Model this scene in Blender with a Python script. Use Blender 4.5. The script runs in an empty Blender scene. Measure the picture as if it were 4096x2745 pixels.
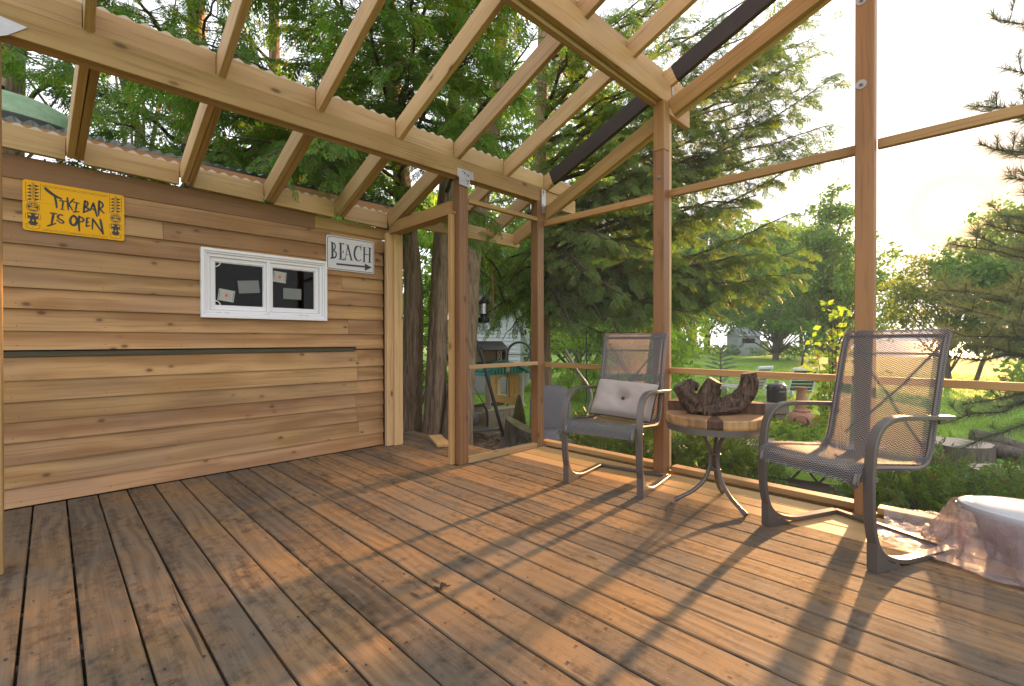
import bpy, bmesh, math, random
import numpy as np
from mathutils import Vector, Matrix, Euler
R=math.radians
rng=np.random.default_rng(11); random.seed(11)
sc=bpy.context.scene; COL=sc.collection

# ------------------------------------------------------------------ camera, sky, sun, exposure
cam=bpy.data.objects.new('camera',bpy.data.cameras.new('camera')); COL.objects.link(cam)
cam.location=(0,0,1.0); cam.rotation_euler=(R(90-0.28),R(0.05),R(-44.717))
cam.data.sensor_width=36; cam.data.lens=16.39; cam.data.clip_start=.02; cam.data.clip_end=2000
sc.camera=cam
SUN=Vector((.979,.034,.2)).normalized()
SUN_EL=math.asin(SUN.z); SUN_AZ=math.atan2(SUN.x,SUN.y)
world=bpy.data.worlds.new('World'); sc.world=world; world.use_nodes=True
wn=world.node_tree.nodes; wl=world.node_tree.links; wn.clear()
wo=wn.new('ShaderNodeOutputWorld'); bg=wn.new('ShaderNodeBackground'); sky=wn.new('ShaderNodeTexSky')
sky.sky_type='NISHITA'; sky.sun_disc=False; sky.sun_elevation=SUN_EL; sky.sun_rotation=SUN_AZ
sky.dust_density=3.0; sky.air_density=1.0; sky.ozone_density=1.0
# thin bright overcast veil over the whole sky + the low sun's disc and halo
veil=wn.new('ShaderNodeMix'); veil.data_type='RGBA'; veil.inputs[0].default_value=.82
cl=wn.new('ShaderNodeVectorMath'); cl.operation='MINIMUM'; cl.inputs[1].default_value=(9,7.5,6.5); wl.new(sky.outputs[0],cl.inputs[0])
wl.new(cl.outputs[0],veil.inputs[6]); veil.inputs[7].default_value=(4.2,4.2,4.5,1)
geo=wn.new('ShaderNodeNewGeometry'); dot=wn.new('ShaderNodeVectorMath'); dot.operation='DOT_PRODUCT'
dot.inputs[1].default_value=-SUN; wl.new(geo.outputs['Incoming'],dot.inputs[0])
def wmath(op,a,b):
    n=wn.new('ShaderNodeMath'); n.operation=op
    for i,x in enumerate((a,b)):
        if hasattr(x,'links'): wl.new(x,n.inputs[i])
        else: n.inputs[i].default_value=x
    return n.outputs[0]
dpos=wmath('MAXIMUM',dot.outputs['Value'],0.0)
disc=wmath('MULTIPLY',wmath('POWER',dpos,14000.0),300.0)
halo=wmath('MULTIPLY',wmath('POWER',dpos,1800.0),10.0)
halo2=wmath('MULTIPLY',wmath('POWER',dpos,60.0),.3)
def tint(v,c,base):
    m=wn.new('ShaderNodeMix'); m.data_type='RGBA'; m.blend_type='ADD'; m.inputs[0].default_value=1
    s=wn.new('ShaderNodeMix'); s.data_type='RGBA'; s.blend_type='MULTIPLY'; s.inputs[0].default_value=1
    cc=wn.new('ShaderNodeCombineColor'); [wl.new(v,cc.inputs[i]) for i in range(3)]
    wl.new(cc.outputs[0],s.inputs[6]); s.inputs[7].default_value=c
    wl.new(base,m.inputs[6]); wl.new(s.outputs[2],m.inputs[7]); return m.outputs[2]
glow=wn.new('ShaderNodeMix'); glow.data_type='RGBA'; wl.new(wmath('MULTIPLY',wmath('POWER',dpos,190.0),.96),glow.inputs[0]); wl.new(veil.outputs[2],glow.inputs[6]); glow.inputs[7].default_value=(4.3,2.0,.75,1)
c1=tint(disc,(1,.85,.6,1),glow.outputs[2]); c2=tint(halo,(1,.55,.2,1),c1); c3=tint(halo2,(1,.72,.45,1),c2)
wl.new(c3,bg.inputs[0]); bg.inputs[1].default_value=.1
wl.new(bg.outputs[0],wo.inputs[0])
sl=bpy.data.lights.new('sun','SUN'); sl.energy=4.4; sl.angle=R(1.5); sl.color=(1,.53,.22)
so=bpy.data.objects.new('sun',sl); COL.objects.link(so); so.location=(30,2,12)
so.rotation_euler=(-SUN).to_track_quat('-Z','Y').to_euler()
vs=sc.view_settings; vs.view_transform='Standard'; vs.look='None'; vs.gamma=1; vs.use_curve_mapping=False
vs.exposure=2.25
try:
    sc.cycles.max_bounces=8; sc.cycles.diffuse_bounces=4; sc.cycles.transparent_max_bounces=24; sc.cycles.transmission_bounces=4
    sc.cycles.use_denoising=True; sc.cycles.caustics_reflective=False; sc.cycles.caustics_refractive=False
    sc.cycles.sample_clamp_indirect=6
except Exception: pass

# ------------------------------------------------------------------ object helpers
def link(o,parent=None,loc=None):
    COL.objects.link(o)
    if parent is not None: o.parent=parent
    if loc is not None: o.location=loc
    return o
def tag(o,label=None,cat=None,group=None,kind=None):
    if label: o['label']=label
    if cat: o['category']=cat
    if group: o['group']=group
    if kind: o['kind']=kind
    return o
def thing(name,label,cat,loc=(0,0,0),rz=0,group=None,kind=None):
    o=bpy.data.objects.new(name,None); o.empty_display_size=.1; COL.objects.link(o)
    o.location=loc; o.rotation_euler=(0,0,rz)
    return tag(o,label,cat,group,kind)
def copy_tree(o,parent=None):
    c=o.copy(); COL.objects.link(c)
    if parent is not None: c.parent=parent
    for ch in list(o.children): copy_tree(ch,c)
    return c
class MB:
    def __init__(s): s.v=[]; s.f=[]; s.m=[]; s.cur=0; s.uv=None
    def face(s,idx): s.f.append(tuple(idx)); s.m.append(s.cur)
    def add(s,vs,fs):
        b=len(s.v); s.v+= [tuple(v) for v in vs]
        for f in fs: s.face([b+i for i in f])
    def box(s,lo,hi):
        (a,b,c),(d,e,f)=lo,hi
        s.add([(a,b,c),(d,b,c),(d,e,c),(a,e,c),(a,b,f),(d,b,f),(d,e,f),(a,e,f)],
              [(0,3,2,1),(4,5,6,7),(0,1,5,4),(1,2,6,5),(2,3,7,6),(3,0,4,7)])
    def cbox(s,c,d): s.box([c[i]-d[i]/2 for i in range(3)],[c[i]+d[i]/2 for i in range(3)])
    def bar(s,a,b,w,h,up=(0,0,1)):
        a=Vector(a);b=Vector(b);x=(b-a).normalized();up=Vector(up)
        y=up.cross(x)
        if y.length<1e-4: y=Vector((1,0,0)).cross(x)
        y.normalize(); z=x.cross(y)
        vs=[p+y*sy*w/2+z*sz*h/2 for p in (a,b) for sy,sz in ((-1,-1),(1,-1),(1,1),(-1,1))]
        s.add(vs,[(0,3,2,1),(4,5,6,7),(0,1,5,4),(1,2,6,5),(2,3,7,6),(3,0,4,7)])
    def tube(s,pts,rad,n=8,cap=True,noise=None):
        pts=[Vector(p) for p in pts]; N=len(pts)
        if not hasattr(rad,'__len__'): rad=[rad]*N
        t0=(pts[1]-pts[0]).normalized()
        ref=Vector((0,0,1)) if abs(t0.z)<.9 else Vector((1,0,0))
        u=(ref-t0*ref.dot(t0)).normalized(); b=len(s.v); tp=t0
        for i,p in enumerate(pts):
            t=((pts[min(i+1,N-1)]-pts[max(i-1,0)])).normalized()
            u=(u-t*u.dot(t)); u.normalize(); v=t.cross(u)
            for k in range(n):
                a=2*math.pi*k/n; r=rad[i]*(1 if noise is None else noise(i,k,n))
                s.v.append(tuple(p+(u*math.cos(a)+v*math.sin(a))*r))
        for i in range(N-1):
            for k in range(n):
                k2=(k+1)%n
                s.face((b+i*n+k,b+i*n+k2,b+(i+1)*n+k2,b+(i+1)*n+k))
        if cap:
            s.face([b+k for k in range(n)][::-1]); s.face([b+(N-1)*n+k for k in range(n)])
    def lathe(s,prof,n=20,c=(0,0,0),sx=1,sy=1):
        b=len(s.v); N=len(prof)
        for r,z in prof:
            for k in range(n):
                a=2*math.pi*k/n; s.v.append((c[0]+r*sx*math.cos(a),c[1]+r*sy*math.sin(a),c[2]+z))
        for i in range(N-1):
            for k in range(n):
                k2=(k+1)%n; s.face((b+i*n+k,b+i*n+k2,b+(i+1)*n+k2,b+(i+1)*n+k))
        if prof[0][0]>1e-5: s.face([b+k for k in range(n)][::-1])
        if prof[-1][0]>1e-5: s.face([b+(N-1)*n+k for k in range(n)])
    def prism(s,poly,off,frame=None):
        """poly: list of 3D points, extruded by vector off"""
        n=len(poly); b=len(s.v); off=Vector(off)
        s.v+=[tuple(p) for p in poly]+[tuple(Vector(p)+off) for p in poly]
        s.face([b+i for i in range(n)][::-1]); s.face([b+n+i for i in range(n)])
        for i in range(n):
            j=(i+1)%n; s.face((b+i,b+j,b+n+j,b+n+i))
    def sweep(s,pts,wx,th,x0=0,closed=False):
        """flat bar: path in the YZ plane (list of (y,z)), width wx along X, thickness th in-plane"""
        N=len(pts); b=len(s.v)
        for i,(y,z) in enumerate(pts):
            a=pts[max(i-1,0)]; c=pts[min(i+1,N-1)]
            ty,tz=c[0]-a[0],c[1]-a[1]; L=math.hypot(ty,tz) or 1; ny,nz=-tz/L,ty/L
            for dx,dn in ((-1,-1),(1,-1),(1,1),(-1,1)):
                s.v.append((x0+dx*wx/2,y+ny*dn*th/2,z+nz*dn*th/2))
        for i in range(N-1):
            for k in range(4):
                k2=(k+1)%4; s.face((b+i*4+k,b+i*4+k2,b+(i+1)*4+k2,b+(i+1)*4+k))
        s.face((b,b+3,b+2,b+1)); e=b+(N-1)*4; s.face((e,e+1,e+2,e+3))
    def mesh(s,name,mats,smooth=False):
        me=bpy.data.meshes.new(name); me.from_pydata(s.v,[],s.f)
        for m in (mats if isinstance(mats,(list,tuple)) else [mats]): me.materials.append(m)
        if any(s.m): me.polygons.foreach_set('material_index',s.m)
        if smooth: me.polygons.foreach_set('use_smooth',[True]*len(me.polygons))
        me.update(); return me
    def build(s,name,mats,parent=None,loc=None,smooth=False,bevel=0,sharp=None):
        me=s.mesh(name,mats,smooth)
        bm=bmesh.new(); bm.from_mesh(me)
        bmesh.ops.recalc_face_normals(bm,faces=bm.faces)
        if bevel: bmesh.ops.bevel(bm,geom=bm.edges[:],offset=bevel,segments=1,affect='EDGES',clamp_overlap=True)
        bm.to_mesh(me); bm.free()
        o=bpy.data.objects.new(name,me); link(o,parent,loc)
        if smooth:
            try: me.set_sharp_from_angle(angle=R(sharp or 40))
            except Exception: pass
        return o
def fastmesh(name,V,F,mats,midx=None,smooth=False):
    V=np.asarray(V,np.float32); F=np.asarray(F,np.int32)
    me=bpy.data.meshes.new(name); me.vertices.add(len(V)); me.vertices.foreach_set('co',V.ravel())
    k=F.shape[1]; me.loops.add(F.size); me.loops.foreach_set('vertex_index',F.ravel())
    me.polygons.add(len(F)); me.polygons.foreach_set('loop_start',np.arange(0,F.size,k,dtype=np.int32))
    for m in mats: me.materials.append(m)
    if midx is not None: me.polygons.foreach_set('material_index',np.asarray(midx,np.int32))
    if smooth: me.polygons.foreach_set('use_smooth',np.ones(len(F),bool))
    me.update(calc_edges=True); me.validate(); return me
_bc={}
def board(name,a,b,w,h,m,parent=None,up=(0,0,1),bevel=.003):
    """a sawn board from a to b; w across, h along `up`; own local X runs along the grain; shares mesh data between alike boards"""
    a=Vector(a);b=Vector(b);L=(b-a).length
    key=(round(L,4),round(w,4),round(h,4),m.name,bevel)
    if key not in _bc:
        mb=MB(); mb.box((-L/2,-w/2,-h/2),(L/2,w/2,h/2))
        me=mb.mesh(name,m); bm=bmesh.new(); bm.from_mesh(me)
        if bevel: bmesh.ops.bevel(bm,geom=bm.edges[:],offset=min(bevel,w/4,h/4),segments=1,affect='EDGES')
        bm.to_mesh(me); bm.free(); _bc[key]=me
    o=bpy.data.objects.new(name,_bc[key]); COL.objects.link(o)
    x=(b-a).normalized(); y=Vector(up).cross(x)
    if y.length<1e-4: y=Vector((0,1,0)).cross(x)
    y.normalize(); z=x.cross(y)
    M=Matrix((x,y,z)).transposed().to_4x4(); M.translation=(a+b)/2
    if parent is not None:
        o.parent=parent; M=parent.matrix_basis.inverted()@M
    o.matrix_basis=M
    return o
def ico(name_r): pass

# ------------------------------------------------------------------ materials
class NT:
    def __init__(s,name):
        s.mat=bpy.data.materials.new(name); s.mat.use_nodes=True; s.n=s.mat.node_tree.nodes; s.l=s.mat.node_tree.links
        s.n.clear(); s.out=s.n.new('ShaderNodeOutputMaterial')
    def node(s,t,**k):
        x=s.n.new(t)
        for a,b in k.items(): setattr(x,a,b)
        return x
    def put(s,inp,v):
        if hasattr(v,'is_linked') or hasattr(v,'links'): s.l.new(v,inp)
        elif isinstance(v,(int,float)) or inp.type!='RGBA': inp.default_value=v
        else: inp.default_value=(*v,1) if len(v)==3 else v
    def math(s,op,a,b=0,c=None,clamp=False):
        x=s.node('ShaderNodeMath',operation=op); x.use_clamp=clamp
        s.put(x.inputs[0],a); s.put(x.inputs[1],b)
        if c is not None: s.put(x.inputs[2],c)
        return x.outputs[0]
    def vmath(s,op,a,b):
        x=s.node('ShaderNodeVectorMath',operation=op); s.put(x.inputs[0],a); s.put(x.inputs[1],b); return x.outputs[0]
    def mix(s,f,a,b,mode='MIX'):
        x=s.node('ShaderNodeMix',data_type='RGBA',blend_type=mode); s.put(x.inputs[0],f); s.put(x.inputs[6],a); s.put(x.inputs[7],b); return x.outputs[2]
    def ramp(s,f,stops):
        x=s.node('ShaderNodeValToRGB'); e=x.color_ramp.elements
        while len(e)<len(stops): e.new(.5)
        for i,(p,c) in enumerate(stops):
            e[i].position=p; e[i].color=(c,c,c,1) if isinstance(c,(int,float)) else (*c,1)
        s.put(x.inputs[0],f); return x.outputs[0]
    def noise(s,vec,scale,detail=3,rough=.55,dist=0,out=0):
        x=s.node('ShaderNodeTexNoise'); s.put(x.inputs['Vector'],vec); x.inputs['Scale'].default_value=scale
        x.inputs['Detail'].default_value=detail; x.inputs['Roughness'].default_value=rough; x.inputs['Distortion'].default_value=dist; return x.outputs[out]
    def obj(s,rand=True,scale=(1,1,1)):
        t=s.node('ShaderNodeTexCoord').outputs['Object']
        if rand:
            r=s.node('ShaderNodeObjectInfo').outputs['Random']; s.rnd=r
            c=s.node('ShaderNodeCombineXYZ'); s.put(c.inputs[0],s.math('MULTIPLY',r,57)); s.put(c.inputs[1],s.math('MULTIPLY',r,31)); s.put(c.inputs[2],s.math('MULTIPLY',r,83))
            t=s.vmath('ADD',t,c.outputs[0])
        return t
    def scale(s,v,k): return s.vmath('MULTIPLY',v,k)
    def bump(s,h,strength=.2,dist=.01):
        x=s.node('ShaderNodeBump'); x.inputs['Strength'].default_value=strength; x.inputs['Distance'].default_value=dist; s.put(x.inputs['Height'],h); return x.outputs[0]
    def principled(s,col,rough=.6,metal=0,normal=None,spec=None,**k):
        p=s.node('ShaderNodeBsdfPrincipled'); s.put(p.inputs['Base Color'],col); s.put(p.inputs['Roughness'],rough); p.inputs['Metallic'].default_value=metal
        if normal is not None: s.l.new(normal,p.inputs['Normal'])
        if spec is not None: s.put(p.inputs['Specular IOR Level'],spec)
        for a,b in k.items(): s.put(p.inputs[a],b)
        s.p=p; s.l.new(p.outputs[0],s.out.inputs[0]); return s.mat
def plain(name,col,rough=.5,metal=0,var=.12,scale=8,bump=0,spec=None):
    t=NT(name); o=t.obj(); n=t.noise(o,scale,4)
    c=t.mix(t.math('MULTIPLY',n,1),[x*(1-var) for x in col],[min(1,x*(1+var)) for x in col])
    nm=t.bump(t.noise(o,scale*12,3),bump,.004) if bump else None
    return t.principled(c,rough,metal,nm,spec)
def wood(name,ca,cb,knot=(.09,.04,.015),knots=.13,kscale=(4.5,8.5,8.5),rough=.62,ring=.35,fine=.35,stain=None,stain_amt=0,var=.16,bump=.18,spec=.35):
    t=NT(name); o=t.obj()
    warp=t.noise(o,1.3,2,out=1); ow=t.vmath('ADD',o,t.scale(warp,(.0,.05,.05)))
    broad=t.noise(t.scale(ow,(.9,11,11)),1,3)
    fin=t.noise(t.scale(ow,(2.2,150,150)),1,3,.6)
    wv=t.node('ShaderNodeTexWave',wave_type='BANDS',bands_direction='Y'); t.put(wv.inputs['Vector'],t.scale(ow,(.35,6,5)))
    wv.inputs['Scale'].default_value=1.6; wv.inputs['Distortion'].default_value=7; wv.inputs['Detail'].default_value=2; wv.inputs['Detail Scale'].default_value=.7
    f=t.math('ADD',t.math('MULTIPLY',broad,.75),t.math('MULTIPLY',fin,fine)); f=t.math('ADD',f,t.math('MULTIPLY',wv.outputs['Fac'],ring)); f=t.math('SUBTRACT',f,.25,clamp=True)
    c=t.mix(f,ca,cb)
    if stain: 
        sn=t.noise(o,1.7,4,.6); c=t.mix(t.math('MULTIPLY',t.ramp(sn,[(.42,0),(.68,1)]),stain_amt),c,stain)
    stk=t.ramp(t.noise(t.scale(ow,(1.2,75,75)),1,2,.5),[(.56,0),(.66,1)]); c=t.mix(t.math('MULTIPLY',stk,.35),c,[x*.55 for x in cb])
    if knots:
        vo=t.node('ShaderNodeTexVoronoi'); t.put(vo.inputs['Vector'],t.scale(ow,kscale)); vo.inputs['Scale'].default_value=1
        k=t.ramp(vo.outputs['Distance'],[(knots*.35,.85),(knots*.62,.55),(knots*.8,.15),(knots*1.5,0)])
        c=t.mix(k,c,knot)
    v=t.math('ADD',t.math('MULTIPLY',t.rnd,var*2),1-var)
    hs=t.node('ShaderNodeHueSaturation'); t.put(hs.inputs['Color'],c); t.put(hs.inputs['Value'],v); hs.inputs['Saturation'].default_value=1
    t.put(hs.inputs['Hue'],t.math('ADD',.494,t.math('MULTIPLY',t.math('FRACT',t.math('MULTIPLY',t.rnd,7.3)),.012)))
    h=t.math('ADD',t.math('MULTIPLY',fin,.6),t.math('MULTIPLY',wv.outputs['Fac'],.5))
    return t.principled(hs.outputs[0],rough,0,t.bump(h,bump,.003),spec)
W_SIDING=wood('cedar siding wood',(.54,.33,.145),(.28,.145,.050),kscale=(5.5,9,9),ring=.6,fine=.5,var=.13,knots=.16,stain=(.30,.20,.13),stain_amt=.45)
W_FRAME=wood('framing lumber',(.60,.41,.205),(.36,.22,.09),fine=.5,knots=.13,kscale=(3,7,7),ring=.3,stain=(.40,.27,.16),stain_amt=.3)
W_FRAME2=wood('framing lumber honey',(.50,.32,.135),(.29,.16,.055),fine=.5,knots=.13,kscale=(3,7,7),ring=.3)
W_POST=wood('stained post wood',(.27,.145,.062),(.14,.07,.028),knots=.13,kscale=(3,7,7),ring=.4,var=.12,rough=.5)
W_POSTM=wood('amber post wood',(.39,.205,.08),(.24,.115,.04),knots=.12,kscale=(3,7,7),ring=.4,var=.1,rough=.5)
W_DARK=wood('dark rafter wood',(.035,.022,.017),(.022,.014,.011),knots=0,ring=.3)  # near-black tone for lengths of one rafter and the corner strip
W_FRIEZE=wood('red brown frieze wood',(.26,.135,.062),(.18,.09,.04),knots=0,ring=.3)
W_NEW=wood('new deck lumber',(.55,.36,.16),(.44,.26,.10),knots=.08,kscale=(3,7,7),ring=.3,rough=.5)
W_GREY=wood('grey weathered timber',(.24,.20,.16),(.15,.12,.095),knots=.1,kscale=(3,7,7),ring=.5,var=.2)
def deckwood():
    t=NT('weathered deck boards'); o=t.obj()
    warp=t.noise(o,1.1,2,out=1); ow=t.vmath('ADD',o,t.scale(warp,(0,.07,.07)))
    fin=t.noise(t.scale(ow,(2.6,140,60)),1,4,.7)
    # cathedral grain: rings of a log cut lengthwise, centre wandering off the board
    q=t.scale(ow,(.42,6.5,6.5)); wv=t.node('ShaderNodeTexWave',wave_type='RINGS',rings_direction='X'); t.put(wv.inputs['Vector'],q)
    wv.inputs['Scale'].default_value=2.6; wv.inputs['Distortion'].default_value=5; wv.inputs['Detail'].default_value=3; wv.inputs['Detail Scale'].default_value=1.1
    wm=t.math('MULTIPLY',wv.outputs['Fac'],t.ramp(t.noise(o,1.6,2),[(.35,.15),(.65,1)]))
    pos=t.node('ShaderNodeNewGeometry').outputs['Position']
    p1=t.noise(pos,1.5,5,.62); p2=t.noise(t.vmath('ADD',pos,(9,4,2)),5.5,6,.72); p3=t.noise(t.vmath('ADD',pos,(3,8,1)),17,5,.7)
    f=t.math('ADD',t.math('MULTIPLY',fin,.75),t.math('MULTIPLY',wm,.38)); f=t.math('SUBTRACT',f,.12,clamp=True)
    grey=t.mix(f,(.165,.130,.092),(.045,.034,.025)); oran=t.mix(f,(.255,.152,.068),(.085,.047,.020))
    sx=t.node('ShaderNodeSeparateXYZ'); t.put(sx.inputs[0],pos)
    m=t.math('ADD',t.math('MULTIPLY',p1,.62),t.math('MULTIPLY',p2,.45)); m=t.math('ADD',m,t.math('MULTIPLY',t.math('SUBTRACT',t.rnd,.5),.12))
    c=t.mix(t.ramp(m,[(.44,0),(.66,1)]),grey,oran)
    dk=t.ramp(t.math('ADD',t.math('MULTIPLY',p3,.5),t.math('MULTIPLY',t.noise(t.scale(ow,(1.6,10,6)),1,5,.7),.5)),[(.36,1),(.50,0)]); c=t.mix(t.math('MULTIPLY',dk,.8),c,(.030,.022,.017))
    sc_=t.ramp(t.noise(t.scale(pos,(4,15,3)),2.2,6,.8),[(.63,0),(.72,1)]); c=t.mix(t.math('MULTIPLY',sc_,.45),c,(.27,.20,.13))
    ck=t.ramp(t.noise(t.scale(ow,(1.1,60,30)),1,2,.5),[(.24,1),(.30,0)]); c=t.mix(t.math('MULTIPLY',ck,.7),c,(.03,.02,.015))
    vo=t.node('ShaderNodeTexVoronoi'); t.put(vo.inputs['Vector'],t.scale(ow,(2.4,7,7))); vo.inputs['Scale'].default_value=1
    c=t.mix(t.ramp(vo.outputs['Distance'],[(.04,.9),(.075,.5),(.09,.1),(.13,0)]),c,(.04,.026,.018))
    v=t.math('ADD',t.math('MULTIPLY',t.rnd,.42),.80)
    hs=t.node('ShaderNodeHueSaturation'); t.put(hs.inputs['Color'],c); t.put(hs.inputs['Value'],v)
    h=t.math('ADD',t.math('MULTIPLY',fin,.8),t.math('MULTIPLY',wm,.4))
    rg=t.math('ADD',.58,t.math('MULTIPLY',p2,.34))
    return t.principled(hs.outputs[0],rg,0,t.bump(h,.5,.003),.22)
W_DECK=deckwood()
STEEL=plain('galvanised steel',(.42,.42,.42),.42,.85,.25,20)
BOLT=plain('zinc bolt',(.30,.30,.30),.5,.8)
def bark(name,a,b,sc_=1,moss=None):
    t=NT(name); o=t.obj(True)
    s=t.noise(t.scale(o,(26*sc_,26*sc_,3.2*sc_)),1,5,.65,.4); b2=t.noise(o,3*sc_,3)
    f=t.ramp(s,[(.33,0),(.62,1)]); c=t.mix(f,a,b); c=t.mix(t.math('MULTIPLY',b2,.5),c,[x*.6 for x in b])
    if moss: c=t.mix(t.ramp(t.noise(o,5,4),[(.5,0),(.65,.7)]),c,moss)
    return t.principled(c,.9,0,t.bump(s,.9,.03),.2)
BARK_CEDAR=bark('cedar bark',(.13,.085,.055),(.42,.31,.21))
BARK_DARK=bark('dark branch bark',(.05,.038,.03),(.13,.10,.075),2)
BARK_GREY=bark('grey bark',(.07,.062,.055),(.18,.16,.14))
def leafmat(name,a,b,c=None,trans=.45,rough=.55,nscale=.6,spec=.25,shift=0):
    t=NT(name); geo_=t.node('ShaderNodeNewGeometry'); ri=geo_.outputs['Random Per Island']
    n=t.noise(geo_.outputs['Position'],nscale,3)
    f=t.math('ADD',t.math('MULTIPLY',ri,.55),t.math('MULTIPLY',t.ramp(n,[(.35,0),(.65,1)]),.45))
    col=t.mix(f,a,b)
    if c: col=t.mix(t.ramp(ri,[(.93,0),(.97,1)]),col,c)
    p=t.node('ShaderNodeBsdfPrincipled'); t.put(p.inputs['Base Color'],col); p.inputs['Roughness'].default_value=rough; p.inputs['Specular IOR Level'].default_value=spec
    tr=t.node('ShaderNodeBsdfTranslucent'); t.put(tr.inputs[0],t.mix(1,col,(1.35,1.45,.6),'MULTIPLY'))
    m=t.node('ShaderNodeMixShader'); m.inputs[0].default_value=trans; t.l.new(p.outputs[0],m.inputs[1]); t.l.new(tr.outputs[0],m.inputs[2]); t.l.new(m.outputs[0],t.out.inputs[0])
    return t.mat
L_CEDAR=leafmat('cedar sprays',(.055,.12,.03),(.22,.38,.06),(.30,.14,.05),trans=0.5)
L_CEDAR2=leafmat('olive cedar sprays',(.05,.10,.035),(.20,.31,.07),(.34,.17,.05),trans=.5)  # duller olive leaf colour than the first cedar material
L_MAPLE=leafmat('maple leaves',(.14,.25,.04),(.34,.46,.08),trans=.55)
L_FAR=leafmat('far tree leaves',(.08,.16,.05),(.20,.32,.09),trans=.5,nscale=.25)
L_GOLD=leafmat('backlit leaves',(.10,.15,.04),(.24,.26,.07),trans=.6,nscale=.3)
L_PINE=leafmat('pine needles',(.07,.10,.065),(.17,.21,.12),(.16,.09,.05),trans=.25,rough=.4,spec=.5)
L_SHRUB=leafmat('shrub sprays',(0.039,0.078,0.023),(0.169,0.273,0.052),(.22,.13,.04),trans=.4)
L_FERN=leafmat('fern fronds',(.10,.20,.03),(.24,.36,.06),trans=.55)
L_SAPL=leafmat('sapling leaves',(.16,.26,.05),(.30,.40,.09),(.42,.12,.07),trans=.55)
L_SPRUCE=leafmat('spruce needles',(.10,.15,.14),(.20,.27,.25),trans=.2)
L_WEED=leafmat('weed leaves',(.10,.19,.03),(.26,.36,.07),trans=.5)
# ------------------------------------------------------------------ ground, lawn, lake
GZ=-.75
def lawnmat():
    t=NT('lawn grass'); p=t.node('ShaderNodeNewGeometry').outputs['Position']
    n1=t.noise(p,.25,4); n2=t.noise(p,3,5,.7); n3=t.noise(p,28,3,.7)
    f=t.math('ADD',t.math('MULTIPLY',n1,.5),t.math('ADD',t.math('MULTIPLY',n2,.35),t.math('MULTIPLY',n3,.35)))
    c=t.mix(t.ramp(f,[(.42,0),(.78,1)]),(.13,.24,.035),(.27,.40,.065))
    return t.principled(c,.85,0,t.bump(n3,.8,.05),.15)
LAWN=lawnmat()
mb=MB(); N=70
xs=[-90+i*4.2 for i in range(N)]; ys=[-110+i*3.4 for i in range(N)]
def gh(x,y):
    d=math.hypot(x,y); h=GZ+.10*math.sin(x*.13+1)*math.cos(y*.11) if d>16 else GZ
    return h+(max(0,min(1,(d-20)/30)))*.25*(1 if y>8 else .1)-(.9*min(1,max(0,(x-62)/8)))
mb.v=[(x,y,gh(x,y)) for y in ys for x in xs]
mb.f=[(j*N+i,j*N+i+1,(j+1)*N+i+1,(j+1)*N+i) for j in range(N-1) for i in range(N-1)]; mb.m=[0]*len(mb.f)
tag(mb.build('lawn',LAWN,smooth=True),kind='structure')
t=NT('lake water'); LAKE=t.principled((.10,.13,.15),.12,0,t.bump(t.noise(t.node('ShaderNodeNewGeometry').outputs['Position'],1.5,3),.15,.05),.5)
mb=MB(); mb.add([(-400,-900,-1.35),(1500,-900,-1.35),(1500,900,-1.35),(-400,900,-1.35)],[(0,1,2,3)]); tag(mb.build('lake',LAKE),kind='structure')
# bark mulch bed and dark soil under the deck
t=NT('bark mulch'); p=t.node('ShaderNodeNewGeometry').outputs['Position']; n=t.noise(p,26,4,.7)
MULCH=t.principled(t.mix(t.ramp(n,[(.35,0),(.65,1)]),(.06,.038,.024),(.27,.18,.11)),.9,0,t.bump(n,1,.04))
mb=MB(); pts=[]
for k in range(36):
    a=2*math.pi*k/36; r=1+.10*math.sin(3*a+1)+.06*math.sin(7*a); pts.append((4.3+2.3*r*math.cos(a),5.2+2.2*r*math.sin(a),GZ+.012))
mb.add(pts+[(4.3,5.2,GZ+.03)],[(k,(k+1)%36,36) for k in range(36)]); tag(mb.build('mulch_bed',MULCH),kind='structure')
mb=MB(); mb.add([(-4,-4,GZ+.006),(3.5,-4,GZ+.006),(3.5,4.6,GZ+.006),(-4,4.6,GZ+.006)],[(0,1,2,3)])
tag(mb.build('soil_under_deck',plain('dark soil',(.035,.027,.02),.95,bump=.6)),kind='structure')
# wood chips on the mulch, blades on the near lawn: uncountable
def scatter_tris(name,n,fn,mat,kind='stuff'):
    V=[];F=[]
    for i in range(n):
        a,b,c,d=fn(); k=len(V); V+= [a,b,c]+([d] if d is not None else []); F.append((k,k+1,k+2,k+3) if d is not None else (k,k+1,k+2))
    me=fastmesh(name,V,F,[mat]); o=bpy.data.objects.new(name,me); COL.objects.link(o); return tag(o,kind=kind)
def chip():
    a=random.uniform(0,6.28); r=math.sqrt(random.random()); x=4.3+2.1*r*math.cos(a); y=5.2+2.0*r*math.sin(a); t_=random.uniform(0,6.28)
    l=random.uniform(.02,.05); w=random.uniform(.006,.013); z=GZ+.02+random.uniform(0,.025); dz=random.uniform(-.012,.012)
    c,s=math.cos(t_),math.sin(t_)
    return (x-l*c-w*s,y-l*s+w*c,z-dz),(x-l*c+w*s,y-l*s-w*c,z-dz),(x+l*c+w*s,y+l*s-w*c,z+dz),(x+l*c-w*s,y+l*s+w*c,z+dz)
scatter_tris('wood_chips',7000,chip,plain('wood chips',(.33,.22,.13),.85,var=.5,scale=40))
GRASSB=leafmat('grass blades',(.16,.29,.04),(.30,.44,.07),trans=.5,nscale=1.2)
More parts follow.
